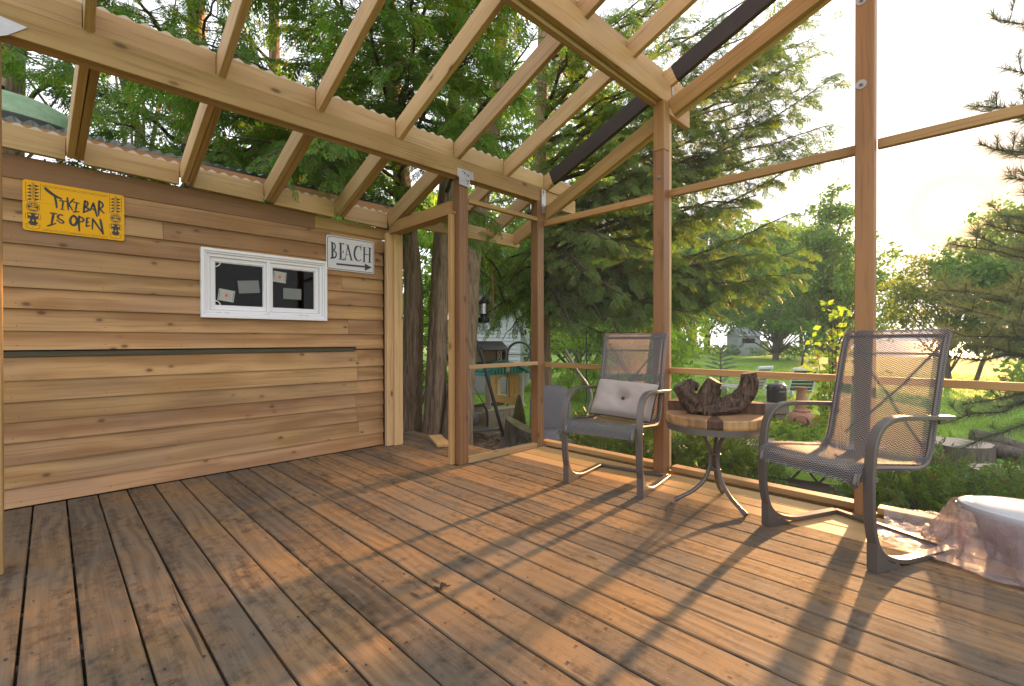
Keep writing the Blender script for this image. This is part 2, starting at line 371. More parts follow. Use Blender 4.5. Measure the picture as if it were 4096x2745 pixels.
def blade():
    while True:
        d=4.6*(34/4.6)**random.random(); az=random.uniform(-8,62); x=d*math.cos(R(az)); y=d*math.sin(R(az))
        if not (x<4.3 and y<4.5) and math.hypot(x-4.3,y-5.2)>2.3: break
    z=gh(x,y); h=random.uniform(.03,.07)*(1+d*.025); w=.004*(1+d*.12); a=random.uniform(0,6.28); lx,ly=random.gauss(0,.03),random.gauss(0,.03)
    return (x-w*math.cos(a),y-w*math.sin(a),z),(x+w*math.cos(a),y+w*math.sin(a),z),(x+lx,y+ly,z+h),None
scatter_tris('lawn_grass',70000,blade,GRASSB)

# ------------------------------------------------------------------ deck
deck=thing('deck',None,None,(1.5,1.5,0),kind='structure')
P=.1475; BW=.139
screws=MB()
for k in range(-14,23):
    xc=-.079+P*(k+.5)
    new=xc>2.80
    y0=-1.7; y1=4.052 if xc<2.29 else (4.47 if xc<2.80 else 2.965 if xc<3.0 else 2.93)
    if k==18: y1=4.60
    dz=random.uniform(-.0015,.0015)
    dx=random.uniform(-.0012,.0012)
    board('deck_board',(xc+dx,y0,-.016+dz),(xc+dx,y1,-.016+dz),BW if not new else .1425,.032,W_NEW if new else W_DECK,deck,bevel=.004)
    if not new:
        y=-1.5+.0
        while y<4.4:
            if y<y1-.03:
                for s in (-1,1):
                    if random.random()<.9:
                        cx_=xc+s*.045+random.gauss(0,.004); cy_=y+random.gauss(0,.012); r=.0042*random.uniform(.7,1.3)
                        screws.add([(cx_+r*math.cos(a)-1.5,cy_+1.5*r*math.sin(a)-1.5,.0019) for a in np.linspace(0,6.28,7)[:-1]],[tuple(range(6))])
            y+=.405
tag(screws.build('nail_head',plain('dark nail heads',(.02,.016,.014),.7),deck),kind='stuff')
for y in np.arange(-1.5,4.4,.405): board('joist',(-2.1,y,-.105),(2.85 if y>2.9 else 3.45,y,-.105),.038,.14,W_GREY,deck,bevel=0)
board('rim_board',(3.47,-1.7,-.105),(3.47,3.02,-.105),.038,.17,W_NEW,deck)
# loose short end of board lying at the far deck corner
board('deck_board',(2.62,3.55,.017),(2.80,3.95,.022),.13,.028,W_NEW,deck)
# crumbs of debris on the deck
tag(scatter_tris('leaf_crumbs',420,lambda:(lambda x,y,a,l:((x,y,.003),(x+l*math.cos(a),y+l*math.sin(a),.006),(x+l*math.cos(a+.7)*.7,y+l*math.sin(a+.7)*.7,.004),None))(random.uniform(-.3,3.3),random.uniform(.2,3.9),random.uniform(0,6.28),random.uniform(.004,.012)),plain('dry leaf crumbs',(.26,.17,.09),.8,var=.7,scale=30)),kind='stuff')
mb=MB(); mb.tube([(0,0,.006),(.02,.012,.013),(.034,.006,.012)],[.004,.011,.004],7); mb.tube([(.0,.01,.005),(-.012,.03,.01)],[.004,.002],5); mb.tube([(.03,.0,.008),(.05,-.004,.006)],[.004,.0015],5)
tag(mb.build('charred_chip',plain('black char',(.012,.011,.011),.8,bump=.5),None,(1.105,1.525,0),smooth=True),'small crumbled black bit of char lying alone on the dark deck boards','debris')

# ------------------------------------------------------------------ shed with lap siding
W_LEDGE=wood('mossy gap shadow ledge',(.085,.075,.04),(.045,.04,.024),knots=0)  # moss green, darkened to take in the shadow of the gap
shed=thing('shed','cedar sided garden shed with green corrugated roof and a white sliding window','shed',(.4,4.6,GZ))
WY=4.062   # face plane of siding
def sidingboard(x0,x1,z0,z1,tilt=.022):
    # lap board: thick lower edge stands proud
    key=('lap',round(x1-x0,3),round(z1-z0,3))
    if key not in _bc:
        L=x1-x0;h=z1-z0+.018; mb=MB()
        mb.add([(-L/2,-tilt,0),(L/2,-tilt,0),(L/2,0,h),(-L/2,0,h),(-L/2,-tilt+.013,0),(L/2,-tilt+.013,0),(L/2,.006,h),(-L/2,.006,h)],
          [(0,1,2,3),(7,6,5,4),(4,5,1,0),(3,2,6,7),(0,3,7,4),(1,5,6,2)])
        _bc[key]=mb.mesh('siding_board',W_SIDING)
    o=bpy.data.objects.new('siding_board',_bc[key]); link(o,shed,((x0+x1)/2-.4,WY-4.6+random.uniform(-.0008,.0008),z0-GZ)); return o
rows=[.010,.128,.264,.394,.517,.637,.764,.899]
upper=[.947,1.062,1.197,1.323,1.447,1.583,1.712,1.842,1.972]
XL,XR=-1.75,2.268
joints={.128:[2.02],.264:[2.0],.394:[1.99],.517:[2.0],.637:[2.005],.764:[2.015],1.062:[1.92],1.447:[1.86],1.712:[.565],1.842:[],.947:[]}
WX0,WX1,WZ0,WZ1=.783,1.714,1.173,1.689
def put_row(z0,z1):
    segs=[XL]+joints.get(z0,[])+[XR]
    for a,b in zip(segs[:-1],segs[1:]):
        a+=.001; b-=.001
        if z0<WZ1-.02 and z1>WZ0+.03 and a<WX0 and b>WX1:
            sidingboard(a,WX0+.02,z0,z1); sidingboard(WX1-.02,b,z0,z1)
        else: sidingboard(a,b,z0,z1)
for a,b in zip(rows[:-1],rows[1:]): put_row(a,b)
for a,b in zip(upper[:-1],upper[1:]): put_row(a,b)
sidingboard(WX0+.02,WX1-.02,1.69,1.712)
nh_=MB()
for zr in rows[:-1]+upper[:-1]:
    xx=-.15
    while xx<2.25:
        x=xx+random.gauss(0,.012); z=zr+.028+random.gauss(0,.003); yy=WY-.022*(1-.028/.145)-.0006
        if not (WX0-.01<x<WX1+.01 and WZ0-.03<z<WZ1+.03): nh_.add([(x-.4+.0032*math.cos(a),yy-4.6,z-GZ+.0032*math.sin(a)) for a in np.linspace(0,6.283,7)[:-1]],[tuple(range(6))])
        xx+=.405
tag(nh_.build('nail_head',plain('rust nail heads',(.06,.045,.035),.7),shed),kind='stuff')
board('ledge_trim',(XL,WY-.004,.921),(1.985,WY-.002,.921),.022,.034,W_LEDGE,shed)
board('ledge_trim',(1.99,WY-.010,.937),(2.268,WY-.010,.937),.03,.022,W_SIDING,shed)
board('frieze_board',(XL,WY+.006,2.042),(1.62,WY+.006,2.036),.03,.14,W_FRIEZE,shed)
board('frieze_board',(1.622,WY+.004,2.026),(2.45,WY+.004,2.02),.03,.10,W_FRAME2,shed)
board('frieze_board',(1.75,WY-.012,1.905),(2.45,WY-.012,1.905),.02,.10,W_SIDING,shed)
mb=MB(); mb.box((XL-.4,WY+.012-4.6,0),(WX0+.02-.4,1.6,2.83)); mb.box((WX1-.02-.4,WY+.012-4.6,0),(2.272-.4,1.6,2.83))
mb.box((WX0+.02-.4,WY+.012-4.6,0),(WX1-.02-.4,1.6,1.93)); mb.box((WX0+.02-.4,WY+.012-4.6,2.43),(WX1-.02-.4,1.6,2.83)); mb.box((WX0+.02-.4,WY+.5-4.6,1.93),(WX1-.02-.4,1.6,2.43))
DARKIN=plain('dark shed interior',(.011,.010,.009),.9)
mb.build('wall',DARKIN,shed)
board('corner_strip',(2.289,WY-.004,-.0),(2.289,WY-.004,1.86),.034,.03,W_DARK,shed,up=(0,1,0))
# corrugated roof
GREENM=plain('green corrugated metal',(.16,.24,.22),.38,.35,.3,3)
def corr(x0,x1,y0,z0,y1,z1,per,amp,m,name,parent,ox,oy,oz,step=8,th=0):
    n=int((x1-x0)/per*step); V=[]
    for i in range(n+1):
        x=x0+(x1-x0)*i/n; w=amp*math.cos(2*math.pi*x/per)
        V.append((x-ox,y0-oy,z0+w-oz)); V.append((x-ox,y1-oy,z1+w-oz))
    F=[(2*i,2*i+2,2*i+3,2*i+1) for i in range(n)]
    me=fastmesh(name,V,F,[m],smooth=True); o=bpy.data.objects.new(name,me); return link(o,parent)
corr(-1.8,2.50,4.02,2.315,6.6,2.93,.076,.011,GREENM,'roof',shed,.4,4.6,GZ)
mb=MB(); mb.bar((-1.8-.4,4.05-4.6,2.25-GZ),(2.48-.4,4.05-4.6,2.25-GZ),.03,.09); mb.build('eave_board',W_POSTM,shed)
# brown eave gutter and outlet poking past the corner
GUT=plain('brown gutter',(.05,.034,.028),.4,.2)
mb=MB(); pr=[(4.13,2.11),(4.13,2.22),(4.27,2.24),(4.27,2.20),(4.25,2.13),(4.20,2.10)]
mb.prism([(2.30-.4,y-4.6,z-GZ) for y,z in pr],(.36,0,0)); g=mb.build('gutter',GUT,shed)
mb=MB(); mb.box((2.50-.4,4.15-4.6,2.03-GZ),(2.58-.4,4.22-4.6,2.11-GZ)); mb.build('gutter_outlet',GUT,shed)
# ---- window
VINYL=plain('white vinyl',(.78,.78,.82),.35,var=.03); 
t=NT('window glass'); gl=t.node('ShaderNodeBsdfGlossy'); gl.inputs['Roughness'].default_value=.02; tp=t.node('ShaderNodeBsdfTransparent'); tp.inputs[0].default_value=(.55,.57,.57,1)
fr=t.node('ShaderNodeFresnel'); fr.inputs[0].default_value=1.5; mx=t.node('ShaderNodeMixShader'); t.l.new(t.math('MULTIPLY',fr.outputs[0],.28),mx.inputs[0]); t.l.new(tp.outputs[0],mx.inputs[1]); t.l.new(gl.outputs[0],mx.inputs[2]); t.l.new(mx.outputs[0],t.out.inputs[0]); GLASS=t.mat
def frame(mb,x0,x1,z0,z1,w,y0,y1):
    mb.box((x0,y0,z0),(x1,y1,z0+w)); mb.box((x0,y0,z1-w),(x1,y1,z1)); mb.box((x0,y0,z0+w),(x0+w,y1,z1-w)); mb.box((x1-w,y0,z0+w),(x1,y1,z1-w))
def loc(o): return o
sx,sy,sz=.4,4.6,GZ
win=MB()
def fbox(mb,x0,x1,z0,z1,w,y0,y1): frame(mb,x0-sx,x1-sx,z0-sz,z1-sz,w,y0-sy,y1-sy)
fbox(win,WX0,WX1,WZ0,WZ1,.022,4.012,4.08); fbox(win,WX0+.0225,WX1-.0225,WZ0+.0225,WZ1-.0225,.014,4.022,4.08)
w_=win.build('window',VINYL,shed,bevel=.002)
m2=MB(); fbox(m2,WX0+.0375,WX1-.0375,WZ0+.0375,WZ1-.0375,.022,4.034,4.085); w2=m2.build('window_liner',VINYL,w_,bevel=.0015)
def sash(x0,x1,y0):
    m=MB(); fbox(m,x0,x1,1.235,1.628,.030,y0,y0+.03); fbox(m,x0+.0305,x1-.0305,1.2655,1.5975,.006,y0+.006,y0+.03)
    m.build('sash',VINYL,w_,bevel=.0015)
    m=MB(); m.box((x0+.03-sx,y0+.018-sy,1.264-sz),(x1-.03-sx,y0+.022-sy,1.599-sz)); m.build('pane',GLASS,w_)
sash(.846,1.247,4.050); sash(1.2475,1.652,4.046)
m=MB(); m.box((1.232-sx,4.030-sy,1.225-sz),(1.258-sx,4.048-sy,1.64-sz)); m.build('mullion',VINYL,w_,bevel=.003)
# papers stuck inside the panes, white corner latches
PAPER=plain('white paper',(.40,.42,.39),.7,var=.05); PALE=plain('faded paper',(.17,.19,.18),.7,var=.08); RED=plain('red ink',(.55,.13,.05),.7); INK=plain('grey ink',(.12,.13,.13),.7)
def paper(cx,cz,w,h,rot,m,y=4.060,sun=False):
    c,s=math.cos(R(rot)),math.sin(R(rot)); pt=lambda a,b,dy=0:(cx+a*c-b*s-sx,y-sy-dy,cz+a*s+b*c-sz)
    mb=MB(); mb.prism([pt(-w/2,-h/2),pt(w/2,-h/2),pt(w/2,h/2),pt(-w/2,h/2)],(0,.0012,0)); o=mb.build('paper',m,w_)
    if sun:
        mb=MB()
        mb.add([pt(.011*math.cos(a),.013*math.sin(a),.0008) for a in np.linspace(0,6.2,12)],[tuple(range(12))[::-1]])
        for k in range(7):
            a=k*.897+.3; r0,r1=.02,.036+.006*(k%2)
            mb.add([pt(r0*math.cos(a-.1),r0*math.sin(a-.1),.0008),pt(r0*math.cos(a+.1),r0*math.sin(a+.1),.0008),pt(r1*math.cos(a),r1*math.sin(a),.0008)],[(0,1,2)])
        mb.build('sun_drawing',RED,w_)
        mb=MB()
        for k in range(2):
            xx=(-w/2+.006)+k*(w-.016); mb.add([pt(xx,-h*.36,.0008),pt(xx+.004,-h*.36,.0008),pt(xx+.004,h*.36,.0008),pt(xx,h*.36,.0008)],[(0,1,2,3)])
        mb.build('small_print',INK,w_)
paper(.955,1.347,.108,.088,-8,PAPER,sun=True); paper(1.11,1.425,.15,.098,6,PALE); paper(1.338,1.523,.10,.088,-5,PAPER,4.056,True); paper(1.437,1.392,.145,.090,0,PALE,4.056)
for z,s in ((1.596,-1),(1.268,1)):
    mb=MB(); mb.tube([(.879+.036*math.cos(a)-sx,4.060-sy,z+s*.036*math.sin(a)-sz) for a in np.linspace(0,1.57,6)],.004,5); mb.build('corner_latch',VINYL,w_)
for x in (.90,.955,1.235,1.50,1.545):
    mb=MB(); mb.cbox((x-sx,4.0105,1.214-sz-0.0+0*sy),(.034,.003,.007)); 
    for i,v in enumerate(mb.v): mb.v[i]=(v[0],4.0325+(v[1]-4.0105)-sy,v[2])
    mb.build('weep_slot',plain('weep cover',(.55,.52,.45),.5),w_)

# ------------------------------------------------------------------ screened porch frame
porch=thing('porch_frame','open timber porch frame of cedar posts, beams and sloping rafters around the deck','porch',(3.3,2.97,0))
PF=lambda name,a,b,w,h,m=W_FRAME,up=(0,0,1),**k: board(name,a,b,w,h,m,porch,up,**k)
def post(x0,y0,z0,z1,m=W_POST,s=.089): return PF('post',(x0+s/2,y0+s/2,z0),(x0+s/2,y0+s/2,z1),s,s,m,up=(0,1,0),bevel=.004)
pA=post(2.325,2.942,.001,2.305); pB=post(3.235,2.925,.001,2.305); pC=post(3.255,1.675,.001,2.43); pC2=post(3.255,1.675,2.432,2.80,W_FRAME2)
pD=post(3.255,.427,.001,3.28,W_POSTM); pE=post(-.236,2.94,.001,2.305,W_FRAME2)
post(3.255,-.82,.001,3.28,W_POSTM)
PF('post',(2.305,3.985,.001),(2.305,3.985,2.02),.045,.089,W_FRAME,up=(1,0,0)); PF('post',(2.372,3.978,.001),(2.372,3.978,2.02),.085,.089,W_FRAME,up=(1,0,0))
# trim strips beside the posts
PF('trim_strip',(2.303,3.02,.001),(2.303,3.02,2.02),.040,.040,W_FRAME2,up=(1,0,0))
PF('trim_strip',(3.345,2.995,.04),(3.345,2.995,2.20),.04,.04,W_FRAME,up=(1,0,0))
PF('trim_strip',(3.365,1.70,.04),(3.365,1.70,2.66),.04,.04,W_FRAME,up=(1,0,0))
PF('trim_strip',(3.365,.455,.04),(3.365,.455,3.1),.04,.04,W_FRAME,up=(1,0,0))
# beams
PF('beam',(-1.6,2.956,2.379),(3.338,2.956,2.379),.044,.14,W_FRAME2); PF('beam',(-1.6,3.002,2.378),(3.88,3.002,2.378),.044,.14,W_FRAME)
PF('beam',(-1.6,1.712,2.888),(3.42,1.712,2.888),.044,.168,W_FRAME); PF('beam',(-1.6,1.758,2.860),(3.82,1.758,2.860),.044,.166,W_FRAME)
PF('beam',(-1.6,.47,3.36),(3.82,.47,3.36),.089,.16,W_FRAME)
# ledger blocking over the shed wall
zl=lambda x:2.128-.023*(x+.2)
RX=[-.429,.114,.655,1.198,1.768,2.289,2.84,3.373]
lo=[-.47,.074,.656,1.204,1.776,2.290,2.84,3.373]
STRIP=plain('beige closure strip',(.50,.43,.35),.6)
def closure(x0,x1,y,z,per,amp,slope=0):
    n=int((x1-x0)/per*8); mb=MB(); V=[]
    for i in range(n+1):
        x=x0+(x1-x0)*i/n; V.append((x,z(x) if callable(z) else z,amp*(1+math.sin(2*math.pi*x/per))))
    for i in range(n):
        a,b=V[i],V[i+1]
        mb.add([(a[0],y,a[1]),(b[0],y,b[1]),(b[0],y,b[1]+b[2]),(a[0],y,a[1]+a[2]),(a[0],y+.014,a[1]),(b[0],y+.014,b[1]),(b[0],y+.014,b[1]+b[2]),(a[0],y+.014,a[1]+a[2])],[(0,1,2,3),(7,6,5,4),(3,2,6,7),(0,4,5,1)])
    mb.v=[(v[0]-3.3,v[1]-2.97,v[2]) for v in mb.v]
    return mb.build('closure_strip',STRIP,porch)
lim=[-1.6]+lo[1:6]
for i in range(len(lim)-1):
    a=lim[i]+(.082 if i else 0); b=lim[i+1]
    PF('blocking',(a,4.02,zl(a)+.072),(b-.001,4.02,zl(b)+.072),.038,.142,W_FRAME)
    closure(a,b,4.012,lambda x:zl(x)+.1435,.076,.010)
# rafters: lower run (rafter + sistered jack), upper run, blocking on the beams
for i,(xb,xl) in enumerate(zip(RX,lo)):
    if i==0: continue
    if i<=5:
        PF('rafter',(xl+.02,4.0,zl(xl)+.075),(xb+.02,2.98,2.52),.038,.14,W_FRAME)
        PF('sister_rafter',(xl+.059,3.995,zl(xl)+.070),(xb+.059,3.1,2.475),.036,.137,W_FRAME2)
    else:
        PF('rafter',(xb+.02,3.80,2.165),(xb+.02,2.98,2.52),.038,.14,W_FRAME)
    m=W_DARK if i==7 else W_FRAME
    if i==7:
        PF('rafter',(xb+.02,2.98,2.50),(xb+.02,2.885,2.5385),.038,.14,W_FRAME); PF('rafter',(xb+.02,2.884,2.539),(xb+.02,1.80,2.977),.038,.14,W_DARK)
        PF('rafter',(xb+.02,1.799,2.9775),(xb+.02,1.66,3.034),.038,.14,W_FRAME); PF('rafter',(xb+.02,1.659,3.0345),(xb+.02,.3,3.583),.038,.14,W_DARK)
    else: PF('rafter',(xb+.02,2.98,2.50),(xb+.02,.3,3.583),.038,.14,m)
PF('rafter',(3.80,3.80,2.165),(3.80,.3,3.583),.038,.14,W_FRAME)
for a,b in zip([-1.6]+RX[1:],RX[1:]+[3.86]):
    a+=.041 if a>-1.5 else 0
    PF('blocking',(a,2.99,2.519),(b-.001,2.99,2.519),.038,.136,W_FRAME); closure(a,b,2.982,2.5875,.083,.0095)
    if b>.6: PF('blocking',(a,1.76,3.02),(b-.001,1.76,3.02),.038,.14,W_FRAME)
PF('fascia_board',(2.43,3.80,2.145),(3.86,3.80,2.145),.036,.14,W_FRAME)
# sloping screen plates on the right side
PF('rake_plate',(3.366,2.96,2.19),(3.366,1.77,2.705),.042,.118,W_FRAME2); PF('rake_plate',(3.366,1.672,2.765),(3.366,.20,3.345),.042,.13,W_FRAME2)
PF('rake_plate',(3.408,1.672,2.745),(3.408,.20,3.325),.040,.10,W_FRAME)
# doorway header
PF('header',(2.318,3.032,2.09),(2.318,3.99,2.085),.038,.085,W_FRAME2); PF('header_plate',(2.342,2.99,2.031),(2.342,4.02,2.026),.115,.022,W_FRAME2)
PF('header_plate',(2.43,4.0,2.031),(2.43,4.10,2.031),.06,.04,W_FRAME)
# rails and sole plates
PF('top_rail',(2.416,2.95,2.135),(3.30,2.95,2.138),.04,.036,W_FRAME2); PF('mid_rail',(2.416,2.945,.786),(3.275,2.945,.789),.038,.034,W_FRAME)
PF('sole_plate',(2.416,2.975,.0215),(3.233,2.96,.0215),.07,.041,W_FRAME)
for y0,y1 in ((2.975,1.72),(1.675,.475),(.425,-.78)):
    zt=2.118 if y0>2 else 2.117
    PF('top_rail',(3.366,y0,2.12),(3.366,y1,2.115),.04,.054,W_FRAME2); PF('mid_rail',(3.366,y0,.772),(3.366,y1,.772),.04,.043,W_FRAME2)
    PF('sole_plate',(3.41,y0+(.03 if y0>2 else -.001),.0205),(3.41,y1+.001,.0205),.087,.04,W_NEW)
# brackets and bolts
def plate(name,poly,y,parent=porch,th=.003,n=10,axis='Y'):
    mb=MB()
    if axis=='Y': mb.prism([(x-3.3,y-2.97,z) for x,z in poly],(0,-th,0))
    else: mb.prism([(y-3.3,x-2.97,z) for x,z in poly],(-th,0,0))
    o=mb.build(name,STEEL,porch)
    xs=[p[0] for p in poly]; zs=[p[1] for p in poly]; nb=MB()
    for k in range(n):
        x=random.uniform(min(xs)+.02,max(xs)-.02); z=random.uniform(max(zs)-.055,max(zs)-.012) if k<n*.6 else random.uniform(min(zs)+.012,max(zs)-.03)
        x= x if k<n*.6 else min(max(x,(min(xs)+max(xs))/2-.03),(min(xs)+max(xs))/2+.03)
        c=(x-3.3,y-2.97-th-.001,z) if axis=='Y' else (y-3.3-th-.001,x-2.97,z)
        nb.cbox(c,(.007,.003,.007))
    nb.build('nail_head',plain('rusty nail head',(.08,.07,.065),.6,.4),o); return o
plate('bracket',[(2.292,2.372),(2.462,2.372),(2.462,2.307),(2.424,2.307),(2.424,2.237),(2.312,2.247),(2.312,2.300),(2.292,2.310)],2.933)
plate('bracket',[(-.32,2.385),(-.20,2.385),(-.065,2.365),(-.125,2.305),(-.15,2.29),(-.15,2.24),(-.24,2.24),(-.24,2.305),(-.32,2.305)],2.933,n=6)
plate('bracket',[(3.285,2.425),(3.341,2.425),(3.341,2.20),(3.285,2.20)],2.922,n=8)
plate('bracket',[(3.40,3.02),(3.43,3.02),(3.43,2.85),(3.40,2.85)],1.688,n=4)
def bolt(x,y,z,r=.026):
    mb=MB(); mb.lathe([(r,0),(r,.003),(.011,.0035)],16); mb.lathe([(.0095,.0036),(.0095,.011)],6); mb.lathe([(.0055,.0111),(.005,.022)],8)
    o=mb.build('bolt',BOLT,porch,(x-3.3,y-2.97,z),smooth=True); o.rotation_euler=(0,R(-90),0)
bolt(3.2545,.487,2.443); bolt(3.2545,.487,2.915); bolt(3.2545,1.715,2.227,.012); bolt(-.146,2.98,1.79,.012)
# ------------------------------------------------------------------ signs
TIKI=[(0.0077,[(0.0965,0.2679),(0.1117,0.2518),(0.1369,0.2317),(0.1653,0.2188)]),(0.005,[(0.1383,0.2281),(0.1438,0.1936),(0.1465,0.1593)]),(0.0041,[(0.1601,0.2057),(0.1884,0.2081)]),(0.0041,[(0.1753,0.2061),(0.1708,0.1545)]),(0.0032,[(0.1636,0.1547),(0.1795,0.153)]),(0.0046,[(0.1943,0.2314),(0.1983,0.1567)]),(0.0042,[(0.2235,0.2296),(0.1999,0.1912)]),(0.0042,[(0.1999,0.1932),(0.2174,0.1585)]),(0.0042,[(0.2226,0.2108),(0.2478,0.2071)]),(0.0042,[(0.2382,0.2084),(0.2306,0.153)]),(0.0042,[(0.2211,0.1471),(0.247,0.1549)]),(0.0057,[(0.2758,0.2293),(0.2695,0.1552)]),(0.0047,[(0.2758,0.2301),(0.29,0.2232),(0.2878,0.201),(0.2735,0.1887)]),(0.0052,[(0.2735,0.1887),(0.2938,0.1846),(0.2916,0.1702),(0.2679,0.1541)]),(0.0043,[(0.3154,0.2211),(0.2999,0.1726)]),(0.0057,[(0.3154,0.2231),(0.3327,0.1425)]),(0.0038,[(0.3039,0.1837),(0.3214,0.183)]),(0.0057,[(0.344,0.2428),(0.3406,0.1507)]),(0.0048,[(0.344,0.2436),(0.3631,0.2276),(0.3614,0.2076),(0.3448,0.1918)]),(0.0043,[(0.3463,0.1933),(0.3666,0.1681)]),(0.0045,[(0.1182,0.1213),(0.1464,0.1215)]),(0.0055,[(0.1322,0.12),(0.1226,0.0504)]),(0.0045,[(0.1053,0.0391),(0.1407,0.061)]),(0.0046,[(0.1721,0.1177),(0.1592,0.1196),(0.1489,0.1053),(0.1548,0.0925),(0.172,0.0845),(0.1791,0.0738),(0.1676,0.065),(0.1476,0.0821)]),(0.0065,[(0.2222,0.1251),(0.2349,0.1153),(0.2393,0.0958),(0.2333,0.0725),(0.2214,0.0623),(0.2097,0.0704),(0.2059,0.0898),(0.2113,0.113),(0.2222,0.1251)]),(0.0051,[(0.2483,0.1259),(0.2458,0.0889),(0.2486,0.0333)]),(0.0047,[(0.2498,0.1242),(0.2702,0.1137),(0.2686,0.0979),(0.2497,0.0876)]),(0.0047,[(0.2844,0.1212),(0.2812,0.0665)]),(0.0038,[(0.2844,0.1212),(0.2982,0.1237)]),(0.0038,[(0.2828,0.0934),(0.2935,0.0974)]),(0.0038,[(0.2812,0.0665),(0.298,0.0756)]),(0.0043,[(0.312,0.1213),(0.3101,0.0529)]),(0.0052,[(0.312,0.1213),(0.3614,0.0344)]),(0.0062,[(0.3492,0.1227),(0.3623,0.0337)])]
BEACH=[(0.0121,[(0.0536,0.2411),(0.0548,0.102)]),(0.0078,[(0.0398,0.2406),(0.0728,0.2364),(0.0821,0.2113),(0.0766,0.184),(0.0573,0.1724)]),(0.0087,[(0.0573,0.1724),(0.0866,0.1604),(0.0904,0.1291),(0.0779,0.1086),(0.0364,0.0997)]),(0.0123,[(0.129,0.2423),(0.1302,0.1014)]),(0.0044,[(0.1117,0.2444),(0.1598,0.2438)]),(0.0044,[(0.1591,0.2513),(0.1582,0.2297)]),(0.0044,[(0.1304,0.1701),(0.1549,0.1695)]),(0.0044,[(0.1549,0.1818),(0.1548,0.1573)]),(0.0052,[(0.1098,0.1027),(0.161,0.0998)]),(0.0044,[(0.1619,0.1191),(0.1602,0.0905)]),(0.0106,[(0.1934,0.2409),(0.2311,0.1067)]),(0.0044,[(0.1966,0.2391),(0.173,0.1051)]),(0.0035,[(0.1803,0.1498),(0.215,0.1497)]),(0.0035,[(0.1642,0.104),(0.185,0.1027)]),(0.0036,[(0.2132,0.1046),(0.2474,0.1041)]),(0.0035,[(0.179,0.2389),(0.2071,0.2383)]),(0.0054,[(0.3233,0.2549),(0.3215,0.2059)]),(0.0054,[(0.3199,0.2308),(0.3015,0.2424),(0.2832,0.2398)]),(0.0117,[(0.2832,0.2398),(0.2641,0.2098),(0.2574,0.166),(0.2639,0.1318),(0.2845,0.1085)]),(0.0054,[(0.2845,0.1069),(0.3078,0.1058),(0.3246,0.1236)]),(0.0109,[(0.3553,0.2405),(0.3533,0.1049)]),(0.011,[(0.4109,0.2403),(0.4089,0.1059)]),(0.0046,[(0.3551,0.1748),(0.4108,0.1764)]),(0.0036,[(0.3367,0.2395),(0.374,0.24)]),(0.0037,[(0.3903,0.2407),(0.4265,0.2401)]),(0.0036,[(0.3363,0.1037),(0.372,0.1047)]),(0.0037,[(0.3899,0.1053),(0.4271,0.1048)]),(0.0113,[(0.0902,0.0548),(0.3667,0.0597)])]
AHEAD=[(0.36,0.0898),(0.4313,0.0604),(0.3598,0.0233)]
def chaikin(P,n=2):
    for _ in range(n):
        Q=[P[0]]
        for a,b in zip(P[:-1],P[1:]): Q+= [tuple(.75*a[i]+.25*b[i] for i in (0,1)),tuple(.25*a[i]+.75*b[i] for i in (0,1))]
        P=Q+[P[-1]]
    return P
def strokes(mb,L,y,taper=True):
    for w,pts in L:
        P=chaikin(pts) if len(pts)>2 else pts
        if len(P)==2: P=[tuple(P[0][i]+(P[1][i]-P[0][i])*k/4 for i in (0,1)) for k in range(5)]
        n=len(P); Lf=[];Rt=[]
        for i,p in enumerate(P):
            a=P[max(i-1,0)];c=P[min(i+1,n-1)]; dx,dz=c[0]-a[0],c[1]-a[1]; l=math.hypot(dx,dz) or 1
            k=w*(.78+.3*math.sin(3.1*i/(n-1)+.4)) if taper else w
            Lf.append((p[0]-dz/l*k,y,p[1]+dx/l*k)); Rt.append((p[0]+dz/l*k,y,p[1]-dx/l*k))
        for i in range(n-1): mb.add([Rt[i],Rt[i+1],Lf[i+1],Lf[i]],[(0,1,2,3)])
        if taper:
            for q,d in ((0,-1),(n-1,1)):
                c0=P[q]; k=w*.86; mb.add([(c0[0]+k*math.cos(a),y-.00015,c0[1]+k*math.sin(a)) for a in np.linspace(0,6.283,11)[:-1]],[tuple(range(10))])
def rrect(w,h,r,n=5):
    P=[]
    for cx,cz,a0 in ((w-r,r,-90),(w-r,h-r,0),(r,h-r,90),(r,r,180)):
        for k in range(n+1): a=R(a0+90*k/n); P.append((cx+r*math.cos(a),cz+r*math.sin(a)))
    return P
YEL=plain('yellow enamel',(.78,.40,.008),.5,var=.05,spec=.15); BLK=plain('black enamel print',(.012,.012,.014),.4)
tiki=thing('wall_sign','yellow metal bar sign with black hand lettering and totem poles','sign',(-.115,4.046,1.667))
mb=MB(); mb.prism([(x,-.006,z) for x,z in rrect(.470,.304,.016)],(0,.006,0)); mb.build('plate',YEL,tiki,bevel=.0012)
mb=MB(); strokes(mb,TIKI,-.0066); mb.build('lettering',BLK,tiki)
def tline(mb,pts,w=.0007,y=-.0065):
    for a,b in zip(pts[:-1],pts[1:]):
        dx,dz=b[0]-a[0],b[1]-a[1]; l=math.hypot(dx,dz) or 1; nx,nz=-dz/l*w,dx/l*w
        mb.add([(a[0]-nx,y,a[1]-nz),(b[0]-nx,y,b[1]-nz),(b[0]+nx,y,b[1]+nz),(a[0]+nx,y,a[1]+nz)],[(0,1,2,3)])
def tri(mb,*P,y=-.0064): mb.add([(p[0],y,p[1]) for p in P],[tuple(range(len(P)))])
mb=MB()
for z0 in (.014,.282):
    tline(mb,[(.083,z0+.003),(.386,z0+.003)]); tline(mb,[(.083,z0-.005),(.386,z0-.005)])
    for k in range(7): tline(mb,[(.10+k*.043,z0-.005),(.10+k*.043,z0+.003)])
mb.build('bamboo_border',BLK,tiki)
